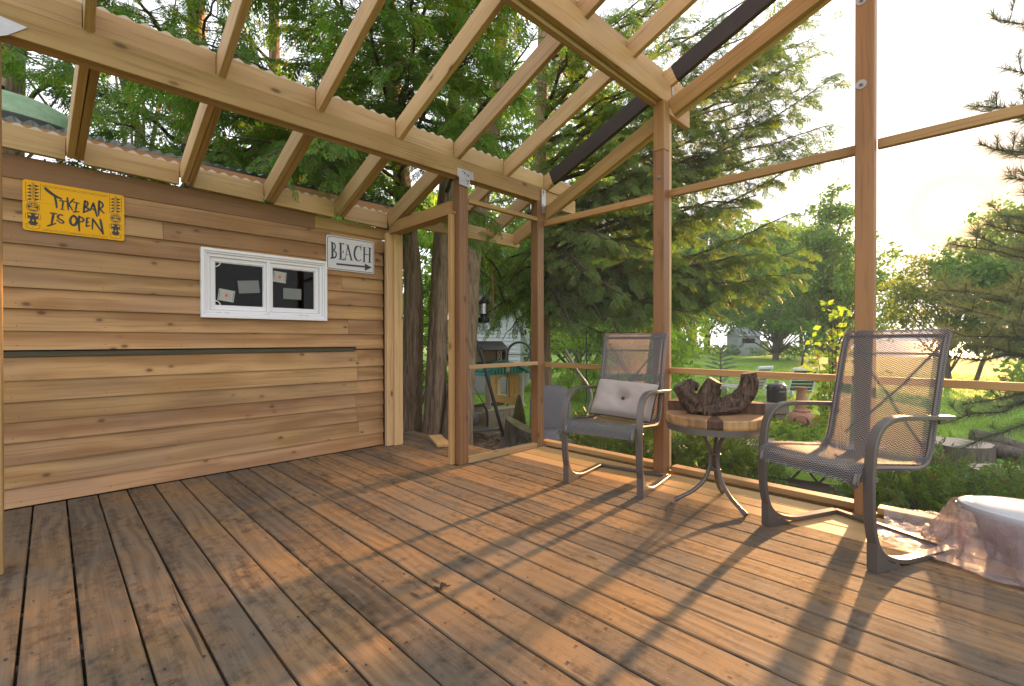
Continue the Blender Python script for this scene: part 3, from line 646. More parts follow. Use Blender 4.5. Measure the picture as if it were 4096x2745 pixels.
def totem(x0,w):
    mb=MB(); q=lambda u,v:(x0+u*w,.012+v*.280)
    for u0,u1,f in ((.04,.44,0),(.56,.98,1)):
        tline(mb,[q(u0,1),q(u0,.62),q(u0+.12,.56)],.0009); tline(mb,[q(u1,1),q(u1,.64)],.0008)
        for k in range(5):
            v=.955-.072*k
            if f: tri(mb,q(u0+.02,v),q(u1-.04,v-.01),q(u0+.08,v-.058))
            else: tri(mb,q(u0+.05,v-.05),q(u1-.03,v-.058),q(u1-.10,v-.005))
    for k in range(22): tline(mb,[q(.46,.99-.017*k),q(.54,.985-.017*k)],.0006)
    ell=lambda cu,cv,a,b,n=14,a0=0,a1=6.283:[q(cu+a*math.cos(t),cv+b*math.sin(t)) for t in np.linspace(a0,a1,n)]
    tline(mb,ell(.5,.47,.44,.115),.0009); tline(mb,ell(.5,.47,.38,.095),.0007)
    tri(mb,*ell(.5,.47,.34,.085)[:-1])
    Y=MB()
    tri(Y,*ell(.5,.505,.26,.030)[:-1],y=-.0069); tri(Y,*ell(.5,.435,.28,.024)[:-1],y=-.0069)
    for s in (-1,1): tri(mb,*ell(.5+s*.10,.51,.06,.014,9)[:-1],y=-.0072)
    tline(mb,[q(.24,.505),q(.4,.497),q(.6,.497),q(.76,.505)],.0012,-.0072)
    for k in range(8): tline(mb,[q(.27+k*.065,.425),q(.27+k*.065,.440)],.0005,-.0072)
    tri(mb,q(.14,.34),q(.86,.34),q(.80,.12),q(.64,.075),q(.36,.075),q(.2,.12))
    for s in (-1,1):
        tri(Y,q(.5+s*.10,.30),q(.5+s*.30,.325),q(.5+s*.33,.285),q(.5+s*.16,.275),y=-.0069)
        tri(Y,q(.5+s*.20,.20),q(.5+s*.27,.235),q(.5+s*.30,.20),q(.5+s*.36,.19),q(.5+s*.30,.15),q(.5+s*.2,.16),y=-.0069)
        tline(mb,ell(.5+s*.42,.27,.08,.06,10),.0008)
    tri(Y,q(.44,.18),q(.5,.205),q(.56,.18),q(.5,.155),y=-.0069)
    tline(mb,[q(.04,.105),q(.1,.02),q(.5,-.01),q(.9,.02),q(.96,.105),q(.64,.075)],.0009); tline(mb,[q(.04,.105),q(.36,.075)],.0009)
    tri(mb,q(.46,.03),q(.54,.03),q(.5,.05))
    o=mb.build('totem_print',BLK,tiki); Y.build('totem_face',YEL,o)
totem(.011,.066); totem(.393,.064)
def textmesh(s,size,mat,parent,loc,rot,name):
    c=bpy.data.curves.new(name,'FONT'); c.body=s; c.size=size; c.align_x='CENTER'
    tmp=bpy.data.objects.new(name,c); COL.objects.link(tmp)
    me=bpy.data.meshes.new_from_object(tmp.evaluated_get(bpy.context.evaluated_depsgraph_get()))
    bpy.data.objects.remove(tmp); me.materials.clear(); me.materials.append(mat)
    o=bpy.data.objects.new(name,me); link(o,parent,loc); o.rotation_euler=rot; return o
textmesh('SEAWEED SURF CO.',.0062,BLK,tiki,(.238,-.0066,.0085),(R(90),0,0),'small_print')
NAVY=plain('navy print',(.022,.030,.062),.45,var=.3,scale=60); CREAM=plain('white enamel',(.62,.61,.64),.35,var=.05)
beach=thing('wall_sign','white metal sign with worn navy lettering and arrow beside the window','sign',(1.714,4.040,1.627))
mb=MB(); mb.prism([(x,-.006,z) for x,z in rrect(.456,.304,.022)],(0,.006,0)); mb.build('plate',CREAM,beach,bevel=.0012)
mb=MB(); strokes(mb,[(w*.74,p) for w,p in BEACH],-.0066,False); mb.build('lettering',NAVY,beach)
mb=MB(); tri(mb,*AHEAD,y=-.0068); mb.build('arrow_head',NAVY,beach)
mb=MB(); rr=[(x+.011,z+.011) for x,z in rrect(.434,.282,.018)]; tline(mb,rr+[rr[0]],.0026); mb.build('border_print',NAVY,beach)
mb=MB()
for i in range(46):
    w,pts=random.choice(BEACH+[(0.004,[(.02,.011),(.43,.011)]),(.004,[(.02,.293),(.43,.293)])]); k=random.random(); a,b=pts[0],pts[1]
    x=a[0]+(b[0]-a[0])*k; z=a[1]+(b[1]-a[1])*k; l=random.uniform(.002,.006); an=random.uniform(0,3.1)
    tline(mb,[(x-l*math.cos(an),z-l*math.sin(an)),(x+l*math.cos(an),z+l*math.sin(an))],.0007,-.0071)
mb.build('paint_scratch',CREAM,beach)
mb=MB()
for x in (.025,.431): mb.add([(x+.0035*math.cos(a),-.0072,.28+.0035*math.sin(a)) for a in np.linspace(0,6.283,9)[:-1]],[tuple(range(8))])
mb.build('screw_hole',BLK,beach)

# ------------------------------------------------------------------ spring chairs
METAL=plain('bronze grey powder coat',(.115,.10,.09),.36,.3,.15,6)
def slingmat():
    t=NT('herringbone sling mesh'); uv=t.node('ShaderNodeTexCoord').outputs['UV']
    s=t.node('ShaderNodeSeparateXYZ'); t.put(s.inputs[0],uv); u,v=s.outputs[0],s.outputs[1]
    zz=t.math('PINGPONG',t.math('MULTIPLY',u,38),1)          # chevron columns
    k=t.math('FRACT',t.math('ADD',t.math('MULTIPLY',v,46),t.math('MULTIPLY',zz,1.0)))
    light=t.math('GREATER_THAN',k,.52)
    thr=t.math('MULTIPLY',t.math('GREATER_THAN',t.math('FRACT',t.math('MULTIPLY',u,190)),.60),t.math('GREATER_THAN',t.math('FRACT',t.math('MULTIPLY',v,210)),.45))
    c=t.mix(light,(.022,.022,.027),(.34,.34,.35))
    p=t.node('ShaderNodeBsdfPrincipled'); t.put(p.inputs['Base Color'],c); p.inputs['Roughness'].default_value=.55; p.inputs['Specular IOR Level'].default_value=.3
    tl=t.node('ShaderNodeBsdfTranslucent'); t.put(tl.inputs[0],t.mix(light,(.05,.04,.035),(.35,.30,.26)))
    ms=t.node('ShaderNodeMixShader'); ms.inputs[0].default_value=.4; t.l.new(p.outputs[0],ms.inputs[1]); t.l.new(tl.outputs[0],ms.inputs[2])
    tp=t.node('ShaderNodeBsdfTransparent'); mx=t.node('ShaderNodeMixShader'); t.put(mx.inputs[0],thr); t.l.new(ms.outputs[0],mx.inputs[1]); t.l.new(tp.outputs[0],mx.inputs[2]); t.l.new(mx.outputs[0],t.out.inputs[0])
    return t.mat
SLING=slingmat()
def cat(pts,n=6):
    """Catmull-Rom through 2D points"""
    P=[pts[0]]+list(pts)+[pts[-1]]; out=[]
    for i in range(1,len(P)-2):
        for k in range(n):
            t_=k/n; o=[]
            for d in range(len(P[0])):
                a,b,c,e=P[i-1][d],P[i][d],P[i+1][d],P[i+2][d]
                o.append(.5*(2*b+(c-a)*t_+(2*a-5*b+4*c-e)*t_*t_+(3*b-a-3*c+e)*t_**3))
            out.append(tuple(o))
    return out+[tuple(pts[-1])]
def make_chair(label,loc,rz):
    c=thing('patio_chair',label,'chair',loc,rz,'sling patio chairs on the deck')
    S=lambda s,z:(.255-s,z)          # s = distance behind the front foot
    leg=cat([S(.51,.012),S(.30,.012),S(.19,.014),S(.12,.024),S(.05,.047),S(.0,.078),S(-.032,.125),S(-.050,.19),S(-.058,.28),S(-.06,.38),S(-.052,.48),S(-.035,.56),S(.0,.612),S(.06,.643),S(.14,.652),S(.3,.645),S(.52,.632)],5)
    for sx in (-1,1):
        m=MB(); m.sweep(leg,.043,.021,sx*.268); m.build('leg_and_arm',METAL,c,bevel=.003)
        m=MB(); m.prism([(sx*.268-.0215,y,z) for y,z in (S(-.042,.0),S(.13,.0),S(.11,.012),S(.05,.032),S(.008,.06),S(-.030,.105),S(-.043,.125))],(.043,0,0)); m.build('foot_block',METAL,c)
        rail=cat([S(-.102,.388),S(-.09,.425),S(-.05,.447),S(.02,.447),S(.2,.43),S(.32,.420),S(.385,.435),S(.418,.485),S(.437,.56),S(.47,.70),S(.515,.90),S(.545,1.0),S(.565,1.045)],4)
        m=MB(); m.tube([(sx*.236,y,z-.012) for y,z in rail],.0155,8); m.build('side_rail',METAL,c,smooth=True)
        m=MB(); m.bar((sx*.245,.255-.455,.612),(sx*.245,.255-.505,.612),.03,.022); m.build('arm_bracket',METAL,c,bevel=.002)
        m=MB(); m.bar((sx*.25,.255+.045,.40),(sx*.29,.255+.045,.40),.02,.02); m.build('seat_bolt',METAL,c,bevel=.002)
        m=MB(); m.lathe([(.018,0),(.018,.006),(.0,.009)],10); e=m.build('rail_cap',METAL,c,(sx*.236,.255+.104,.374),smooth=True); e.rotation_euler=(R(-100),0,0)
    m=MB(); m.bar((-.268,.255-.505,.0122),(.268,.255-.505,.0122),.034,.022); m.build('rear_bar',METAL,c,bevel=.003)
    m=MB(); m.bar((-.236,.255+.06,.395),(.236,.255+.06,.395),.024,.036); m.build('front_bar',METAL,c,bevel=.003)
    m=MB()  # added bars that draw the crossed shadow lines on the sling back
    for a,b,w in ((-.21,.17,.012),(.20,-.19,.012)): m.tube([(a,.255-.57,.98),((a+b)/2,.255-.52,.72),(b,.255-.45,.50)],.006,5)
    m.tube([(-.22,.255-.56,.93),(.22,.255-.56,.93)],.006,5); m.build('back_shadow_bar',METAL,c)
    m=MB(); m.tube([(-.236,.255-.555,1.02),(0,.255-.575,1.022),(.236,.255-.555,1.02)],.010,8); m.build('top_bar',METAL,c,smooth=True)
    rail=cat([S(-.108,.372),S(-.104,.40),S(-.088,.432),S(-.05,.452),S(.02,.452),S(.2,.434),S(.32,.423),S(.385,.438),S(.414,.487),S(.431,.56),S(.464,.70),S(.51,.90),S(.54,1.0),S(.562,1.052),S(.575,1.045)],4)
    nu=10; V=[];F=[];UV=[]
    Ls=[0]
    for a,b in zip(rail[:-1],rail[1:]): Ls.append(Ls[-1]+math.hypot(b[0]-a[0],b[1]-a[1]))
    for j,(y,z) in enumerate(rail):
        for i in range(nu+1):
            x=-.248+.496*i/nu; sag=.012*(1-(x/.248)**2)
            k=Ls[j]/Ls[-1]; 
            dy,dz=(0,-sag) if k<.42 else ((-sag*.8,0) if k>.5 else (-sag*.5,-sag*.5))
            if k<.08: dy=dz=0
            V.append((x,y+dy,z+dz)); UV.append((i/nu,Ls[j]/.5))
    nl=len(rail)
    for j in range(nl-1):
        for i in range(nu): F.append((j*(nu+1)+i,j*(nu+1)+i+1,(j+1)*(nu+1)+i+1,(j+1)*(nu+1)+i))
    me=fastmesh('sling',V,F,[SLING],smooth=True)
    ul=me.uv_layers.new(name='UVMap'); ul.data.foreach_set('uv',np.array([UV[i] for f in F for i in f],np.float32).ravel())
    o=bpy.data.objects.new('sling',me); link(o,c)
    # hem of doubled cloth along both sides
    for sx in (-1,1):
        V=[];UV=[];F=[]
        for j,(y,z) in enumerate(rail):
            a=rail[max(j-1,0)];b=rail[min(j+1,nl-1)];ty,tz=b[0]-a[0],b[1]-a[1];l=math.hypot(ty,tz); ny,nz=tz/l*.004,-ty/l*.004
            for x in (.205,.252): V.append((sx*x,y-ny*-1*0+ny,z+nz)); UV.append((x*2,Ls[j]/.5))
        F=[(2*j,2*j+1,2*j+3,2*j+2) for j in range(nl-1)]
        me=fastmesh('hem',V,F,[SLING],smooth=True); ul=me.uv_layers.new(name='UVMap'); ul.data.foreach_set('uv',np.array([UV[i] for f in F for i in f],np.float32).ravel())
        link(bpy.data.objects.new('hem',me),o)
    return c
chairL=make_chair('dark sling patio chair holding the pale tufted cushion, between two posts',(2.901,1.837,.002),R(99.2))
chairR=make_chair('dark sling patio chair with an empty frayed seat, near the white tub',(2.895,.458,.002),R(66))
# frayed threads along the front lip of the empty chair
mb=MB()
for i in range(90):
    x=random.uniform(-.22,.24); y=.363+random.uniform(-.004,.003); z=.38+random.uniform(-.008,.012); l=random.uniform(.006,.018); a=random.uniform(-1,1)
    mb.add([(x,y,z),(x+.0016,y,z),(x+a*l,y+.006,z-l)],[(0,1,2)])
tag(mb.build('frayed_thread',plain('frayed threads',(.45,.44,.43),.8),chairR),kind='stuff')
# ------------------------------------------------------------------ cushion
t=NT('dusty mauve cushion cloth'); o_=t.obj(); n=t.noise(o_,5,5,.65); st=t.ramp(t.noise(o_,7,4,.6),[(.58,0),(.75,1)])
c=t.mix(n,(.29,.245,.22),(.40,.345,.31)); c=t.mix(t.math('MULTIPLY',st,.45),c,(.22,.19,.18))
CUSH=t.principled(c,.85,0,t.bump(t.noise(o_,380,2),.25,.002),.15)
def cushion(label,loc,rot,W,H,T,mat,button=True):
    root=thing('cushion',label,'cushion',loc); root.rotation_euler=rot
    nx,ny=26,18; V=[];F=[]
    for side in (1,-1):
        for j in range(ny+1):
            for i in range(nx+1):
                u=2*i/nx-1; v=2*j/ny-1
                e=(1-abs(u)**5)*(1-abs(v)**5); th=T/2*max(0,e)**.42
                r=math.hypot(u*W,v*H)/H
                tuft=math.exp(-(r/.30)**2)*.75; crease=.16*math.exp(-(v/.10)**2)*max(0,1-abs(u)*1.1)+.05*math.exp(-((v-.55*u)/.08)**2)
                wr=.05*math.sin(11*u+3*v)*math.sin(7*v-2*u+1)
                th*=max(.06,1-(tuft+crease+wr if side==1 else .1))
                x=W/2*u*(1-.03*(1-v*v)); z=H/2*v*(1-.05*(1-u*u))
                V.append((x,-side*th,z))
    off=(nx+1)*(ny+1)
    for j in range(ny):
        for i in range(nx):
            a=j*(nx+1)+i; q=(a,a+1,a+nx+2,a+nx+1); F.append(q); F.append(tuple(off+k for k in q[::-1]))
    me=fastmesh('cushion_body',V,F,[mat],smooth=True); link(bpy.data.objects.new('cushion_body',me),root)
    mb=MB(); P=[]
    for i in range(nx+1): u=2*i/nx-1; P.append((W/2*u*1.0,0,-H/2*(1-.05*(1-u*u))))
    for j in range(1,ny+1): v=2*j/ny-1; P.append((W/2*(1-.03*(1-v*v)),0,H/2*v))
    for i in range(nx-1,-1,-1): u=2*i/nx-1; P.append((W/2*u,0,H/2*(1-.05*(1-u*u))))
    for j in range(ny-1,-1,-1): v=2*j/ny-1; P.append((-W/2*(1-.03*(1-v*v)),0,H/2*v))
    mb.tube(P,.005,6,cap=False); mb.build('piping',plain('black piping',(.02,.02,.022),.6),root,smooth=True)
    if button:
        mb=MB(); mb.lathe([(.0,.006),(.010,.004),(.0135,0),(.010,-.005)],12); b_=mb.build('button',plain('black button',(.02,.022,.03),.45),root,(0,-T*.14,0),smooth=True); b_.rotation_euler=(R(90),0,0)
    return root
fw=Vector((math.cos(R(189.2)),math.sin(R(189.2)),0))
cpos=chairL.location+Vector((0,0,.575))-fw*.035+Vector((fw.y,-fw.x,0))*-.02
cushion('pale mauve tufted cushion with black piping leaning on the chair back',tuple(cpos),(R(-31),R(3),R(99.2+180)),.46,.29,.13,CUSH)
# ------------------------------------------------------------------ side table with log slab top, driftwood
TX,TY=2.89,1.155
tb=thing('side_table','round metal side table frame on three splayed legs between the two chairs','table',(TX,TY,0))
mb=MB(); n=40
for k in range(n):
    a=2*math.pi*k/n
    for r,z in ((.268,.462),(.284,.462),(.284,.498),(.268,.498)): mb.v.append((r*math.cos(a),r*math.sin(a),z))
for k in range(n):
    for j in range(4): mb.face((k*4+j,((k+1)%n)*4+j,((k+1)%n)*4+(j+1)%4,k*4+(j+1)%4))
mb.build('top_ring',METAL,tb,smooth=True,sharp=30)
for ax,ay in ((-.142,.194),(-.095,-.215),(.222,.04)):
    a=math.atan2(ay,ax); L=math.hypot(ax,ay); q=lambda r,z:(r*math.cos(a),r*math.sin(a),z)
    P=[q(r,z) for r,z in cat([(.155,.470),(.085,.440),(.045,.38),(.024,.30),(.030,.22),(.062,.14),(.125,.075),(.195,.034),(.232,.014)],4)]
    mb=MB(); mb.tube(P,.0125,8); lg=mb.build('leg',METAL,tb,smooth=True)
    mb=MB(); d=(Vector(P[-1])-Vector(P[-3])).normalized(); e=Vector(P[-1]); mb.tube([e-d*.025,e+d*.004],.0155,8); mb.build('foot_cap',plain('grey foot cap',(.09,.08,.08),.5),lg,smooth=True)
for dz in (.205,.30):
    mb=MB(); mb.lathe([(.033,0),(.037,.004),(.037,.008),(.033,.012)],16); mb.build('leg_clamp',METAL,tb,(0,0,dz),smooth=True)
t=NT('sawn log end grain'); o_=t.obj(False); sp=t.node('ShaderNodeSeparateXYZ'); t.put(sp.inputs[0],o_)
rad=t.math('SQRT',t.math('ADD',t.math('POWER',sp.outputs[0],2),t.math('POWER',sp.outputs[1],2)))
rg=t.math('FRACT',t.math('MULTIPLY',t.math('ADD',rad,t.math('MULTIPLY',t.noise(o_,4,3),.05)),85))
ng=t.node('ShaderNodeNewGeometry'); nz=t.node('ShaderNodeSeparateXYZ'); t.put(nz.inputs[0],ng.outputs['Normal']); topf=t.math('GREATER_THAN',nz.outputs[2],.6)
vert=t.noise(t.scale(o_,(28,28,3)),1,4,.6)
sidec=t.mix(t.ramp(vert,[(.38,0),(.6,1)]),(.27,.15,.06),(.46,.28,.12)); stn=t.ramp(t.noise(o_,9,4),[(.5,0),(.62,1)]); sidec=t.mix(t.math('MULTIPLY',stn,.5),sidec,(.10,.055,.025))
topc=t.mix(t.math('MULTIPLY',rg,.4),(.26,.14,.065),(.13,.07,.035)); topc=t.mix(t.math('MULTIPLY',t.ramp(t.noise(o_,6,4),[(.4,0),(.7,1)]),.6),topc,(.40,.22,.09))
SLAB=t.principled(t.mix(topf,sidec,topc),.55,0,t.bump(vert,.4,.004))
DKWOOD=wood('dark sawn wood',(.12,.065,.035),(.055,.03,.017),knots=0,ring=.5)
def slab(root,a0,a1,r,z0,z1,mat,name='slab_piece',seed=0):
    mb=MB(); n=max(6,int((a1-a0)/9)); rr=random.Random(seed)
    P=[]
    for k in range(n+1):
        a=R(a0+(a1-a0)*k/n); q=r*(1+.015*math.sin(a*3+seed)+rr.uniform(-.006,.006)); P.append((q*math.cos(a),q*math.sin(a)))
    full=(a1-a0)>=359
    poly=P[:-1] if full else P+[(.0,.0)]
    m=len(poly); b=0
    for z,s in ((z0,.985),(z0+.012,1.0),(z1-.006,1.0),(z1,.985)): mb.v+= [(x*s,y*s,z) for x,y in poly]
    for L in range(3):
        for i in range(m): mb.face((L*m+i,L*m+(i+1)%m,(L+1)*m+(i+1)%m,(L+1)*m+i))
    mb.face(list(range(m))[::-1]); mb.face([3*m+i for i in range(m)])
    return mb.build(name,mat,root)
sb=thing('log_slab','thick round log slab with a dark split, lying in the side table ring','slab',(TX,TY,.4985))
fa=math.degrees(math.atan2(-TY,-TX))   # towards the camera
slab(sb,fa+9,fa+9+343,.283,0,.055,SLAB,seed=2); slab(sb,fa-8,fa+9,.274,.001,.053,DKWOOD,seed=3)
# dark upper half slab: chord cut, lies on the back half
ub=thing('log_slab','dark half log slab lying on the round slab behind the driftwood','slab',(TX,TY,.5537))
mb=MB(); P=[]
for k in range(25):
    a=R(fa+180-80+160*k/24); q=.280*(1+.012*math.sin(5*a)); P.append((q*math.cos(a),q*math.sin(a)))
for z,s in ((0,.99),(.05,1),(.062,.98)): mb.v+=[(x*s,y*s,z+.006*math.sin(9*x)) if z else (x*s,y*s,0) for x,y in P]
m=len(P)
for L in range(2):
    for i in range(m): mb.face((L*m+i,L*m+(i+1)%m,(L+1)*m+(i+1)%m,(L+1)*m+i))
mb.face(list(range(m))[::-1]); mb.face([2*m+i for i in range(m)]); mb.build('half_slab',DKWOOD,ub)
# driftwood
t=NT('driftwood'); uvw=t.obj(False); n1=t.noise(t.scale(uvw,(60,60,16)),1,5,.65,.8); n2=t.noise(uvw,14,4,.6)
c=t.mix(t.ramp(n1,[(.36,0),(.62,1)]),(.022,.014,.010),(.15,.098,.068)); c=t.mix(t.math('MULTIPLY',t.ramp(n2,[(.52,0),(.7,1)]),.6),c,(.21,.135,.085))
DRIFT=t.principled(c,.72,0,t.bump(n1,1,.03),.3)
CUTW=plain('pale cut wood',(.36,.20,.09),.6,var=.4,scale=40); HOLE=plain('dark end grain',(.09,.07,.06),.7,var=.4,scale=60)
dw=thing('driftwood_root','gnarled dark driftwood root with sawn stubs standing on the log slab','driftwood',(TX,TY,.556))
rt=Vector((.7105,-.7037,0)); fd=Vector((.7037,.7105,0))
def dp(x,z,y=0): return rt*(x*1.14)+fd*y+Vector((0,0,z))
def limb(pts,rad,seed,endm=None,grooves=5):
    P3=cat([tuple(dp(*p)) for p in pts],6); rd=[q[0]*.88 for q in cat([(r,0) for r in rad],6)]
    rr=random.Random(seed); ph=[rr.uniform(0,6) for _ in range(8)]; n=26
    def nz(i,k,n_):
        a=2*math.pi*k/n_; tw=i*.06
        s_=i/len(P3)
        return 1+.15*math.sin(grooves*(a+tw)+ph[0])+.10*abs(math.sin(4.5*(a-tw*.6)+ph[1]))+.05*math.sin(3*a+i*.35+ph[2])+.035*math.sin(15*a+i*.5+ph[3])+.03*rr.uniform(-1,1)
    mb=MB(); mb.tube(P3,rd,n,noise=nz)
    o=mb.build('root_limb',DRIFT,dw,smooth=True,sharp=70)
    if endm:
        e=Vector(P3[-1]); d=(e-Vector(P3[-3])).normalized(); r=rd[-1]*.86
        u=d.cross(Vector((0,0,1)) if abs(d.z)<.9 else Vector((1,0,0))).normalized(); v=d.cross(u)
        mb=MB(); mb.add([tuple(e+d*.002+(u*math.cos(a)*(1+.08*math.sin(3*a))+v*math.sin(a))*r) for a in np.linspace(0,6.283,17)[:-1]],[tuple(range(16))]); mb.build('cut_end',endm,o)
    return o
limb([(-.10,.035,.0),(-.13,.07,-.01),(-.165,.12,-.02),(-.195,.175,-.02)],[.060,.055,.052,.045],1,HOLE)      # left arm, hollow end
limb([(-.15,.11,.02),(-.115,.165,.03),(-.10,.185,.035)],[.03,.045,.04],7)
limb([(-.09,.02,-.02),(-.065,.08,-.03),(-.04,.15,-.035),(-.018,.205,-.05)],[.062,.056,.050,.042],2,HOLE)      # middle arm
limb([(-.03,.06,.02),(.012,.11,.02),(.022,.155,.01)],[.045,.032,.02],3)
limb([(-.15,.035,0),(-.06,.045,-.015),(.03,.045,-.02),(.11,.062,-.01),(.165,.12,.0),(.185,.19,.0),(.178,.245,.0)],[.035,.062,.058,.060,.055,.050,.043],4,CUTW,6)
limb([(-.09,.02,-.06),(.0,.028,-.06),(.10,.035,-.05)],[.035,.04,.02],5)
limb([(-.05,.04,.05),(.05,.035,.05),(.12,.05,.03)],[.05,.045,.03],6)
# ------------------------------------------------------------------ white tub under clear plastic
TBX,TBY=3.10,-.215
WPL=plain('white plastic lid',(.40,.40,.41),.28,var=.03); TUBM=plain('pale tub plastic',(.30,.21,.20),.4,var=.05)
tub=thing('storage_tub','white oval lidded tub standing on the deck in a clear plastic bag','tub',(TBX,TBY,.001),R(-4))
mb=MB(); mb.lathe([(.0,.0),(.66,.0),(.70,.01),(.86,.19),(.94,.215)],40,sx=.19,sy=.29); mb.build('tub_body',TUBM,tub,smooth=True)
mb=MB(); mb.lathe([(.98,.205),(1.03,.208),(1.045,.222),(1.03,.236),(.93,.246),(.90,.243),(.86,.247),(.4,.258),(.0,.260)],48,sx=.19,sy=.29); lid=mb.build('lid',WPL,tub,smooth=True)
for ang,nm in ((188,'lid_tab'),(100,'lid_tab')):
    a=R(ang); c=Vector((.19*1.03*math.cos(a),.29*1.03*math.sin(a),.200)); mb=MB()
    tx=Vector((-.19*math.sin(a),.29*math.cos(a),0)).normalized(); nn=Vector((tx.y,-tx.x,0))
    poly=[c+tx*x+Vector((0,0,z))-nn*.004 for x,z in ((-.045,.02),(.045,.02),(.042,-.002),(.025,-.02),(-.025,-.02),(-.042,-.002))]
    mb.prism(poly,tuple(nn*.008)); mb.build(nm,WPL,lid,bevel=.002)
t=NT('clear plastic film'); gl=t.node('ShaderNodeBsdfGlossy'); gl.inputs['Roughness'].default_value=.2; tp=t.node('ShaderNodeBsdfTransparent'); tp.inputs[0].default_value=(.97,.95,.95,1)
df=t.node('ShaderNodeBsdfDiffuse'); df.inputs[0].default_value=(.62,.52,.52,1); tl=t.node('ShaderNodeBsdfTranslucent'); tl.inputs[0].default_value=(.60,.48,.47,1)
m1=t.node('ShaderNodeMixShader'); m1.inputs[0].default_value=.5; t.l.new(df.outputs[0],m1.inputs[1]); t.l.new(tl.outputs[0],m1.inputs[2])
m2=t.node('ShaderNodeMixShader'); m2.inputs[0].default_value=.42; t.l.new(tp.outputs[0],m2.inputs[1]); t.l.new(m1.outputs[0],m2.inputs[2])
lw=t.node('ShaderNodeLayerWeight'); lw.inputs[0].default_value=.35; nb=t.bump(t.noise(t.obj(False),11,6,.65,1.6),1,.05); t.l.new(nb,gl.inputs['Normal']); t.l.new(nb,lw.inputs['Normal'])
m3=t.node('ShaderNodeMixShader'); t.put(m3.inputs[0],t.math('ADD',.05,t.math('MULTIPLY',lw.outputs['Facing'],.35))); t.l.new(m2.outputs[0],m3.inputs[1]); t.l.new(gl.outputs[0],m3.inputs[2]); t.l.new(m3.outputs[0],t.out.inputs[0]); FILM=t.mat
bag=thing('plastic_bag','crumpled clear plastic bag with red print wrapped round the white tub','plastic bag',(TBX,TBY,.001))
from mathutils import noise as mn
na,nr=120,26; V=[];F=[]
for j in range(nr+1):
    s_=j/nr
    for i in range(na):
        a=2*math.pi*i/na; ca,sa=math.cos(a),math.sin(a)
        fold=mn.noise((ca*2.6,sa*2.6,s_*1.5))*.7+mn.noise((ca*7,sa*7,s_*3))*.5+abs(mn.noise((ca*15,sa*15,s_*6)))*.35
        if s_<.62:
            h=s_/.62; rx=.19*(.98+.05*(1-h))+.012; ry=.29*(.98+.05*(1-h))+.012; z=.212*(1-h)**1.0+.012
            ex=.016+.11*h*(.4+fold)+.03*fold*(.4+h)
            x=(rx+ex)*ca; y=(ry+ex)*sa
        else:
            h=(s_-.62)/.38; ext=.03+.075*h*(1+1.1*fold)
            if 60<math.degrees(a)<130: ext+=.19*h*math.exp(-((math.degrees(a)-98)/26)**2)
            x=(.20+.05+ext)*ca; y=(.30+.05+ext)*sa; z=.012+.03*h*(max(0,fold)+.12*math.sin(23*a+9*h))*(1-h*.5)+.008*abs(mn.noise((x*30,y*30,2)))
            if x+TBX>3.36 and y+TBY>-.1: z+=.03
        V.append((x,y,max(z,.003)))
for j in range(nr):
    for i in range(na): F.append((j*na+i,j*na+(i+1)%na,(j+1)*na+(i+1)%na,(j+1)*na+i))
me=fastmesh('film',V,F,[FILM],smooth=True); link(bpy.data.objects.new('film',me),bag)
# loose flap of film lying over the sole plate
V=[];F=[];nu,nv=26,14
for j in range(nv+1):
    for i in range(nu+1):
        u=i/nu;v=j/nv; x=2.99-TBX+.40*v+.05*math.sin(u*4); y=.02-TBY+.33*u+.04*v
        wz=3.0*abs(mn.noise((x*9,y*9,3)))*.022+abs(mn.noise((x*25,y*25,7)))*.012
        xx=x+TBX; base=.006 if xx<3.34 else (.05 if xx>3.37 else .006+.044*(xx-3.34)/.03)
        V.append((x,y,base+wz))
F=[(j*(nu+1)+i,j*(nu+1)+i+1,(j+1)*(nu+1)+i+1,(j+1)*(nu+1)+i) for j in range(nv) for i in range(nu)]
me=fastmesh('loose_flap',V,F,[FILM],smooth=True); link(bpy.data.objects.new('loose_flap',me),bag)
REDP=plain('red print',(.62,.06,.06),.5)
mb=MB()
def redtext(ang,zc,rows,w,vert):
    for k in range(rows):
        x=-w/2
        while x<w/2:
            l=random.uniform(.004,.010)
            for (p,q) in ((x,k*.010),):
                A=[]
                for dx,dz in ((0,0),(l,0),(l,.0045),(0,.0045)):
                    s_,z_=(p+dx,q+dz) if not vert else (q+dz,p+dx)
                    a=R(ang)+s_/.25; rx=.19*1.0+.034+.02*(1-(zc+z_)/.2); A.append((rx*math.cos(a),(rx+.10)*math.sin(a),zc+z_))
                mb.add(A,[(0,1,2,3)])
            x+=l+random.uniform(.002,.005)
redtext(118,.11,4,.13,True); redtext(197,.10,3,.12,True)
mb.build('red_print',REDP,bag)
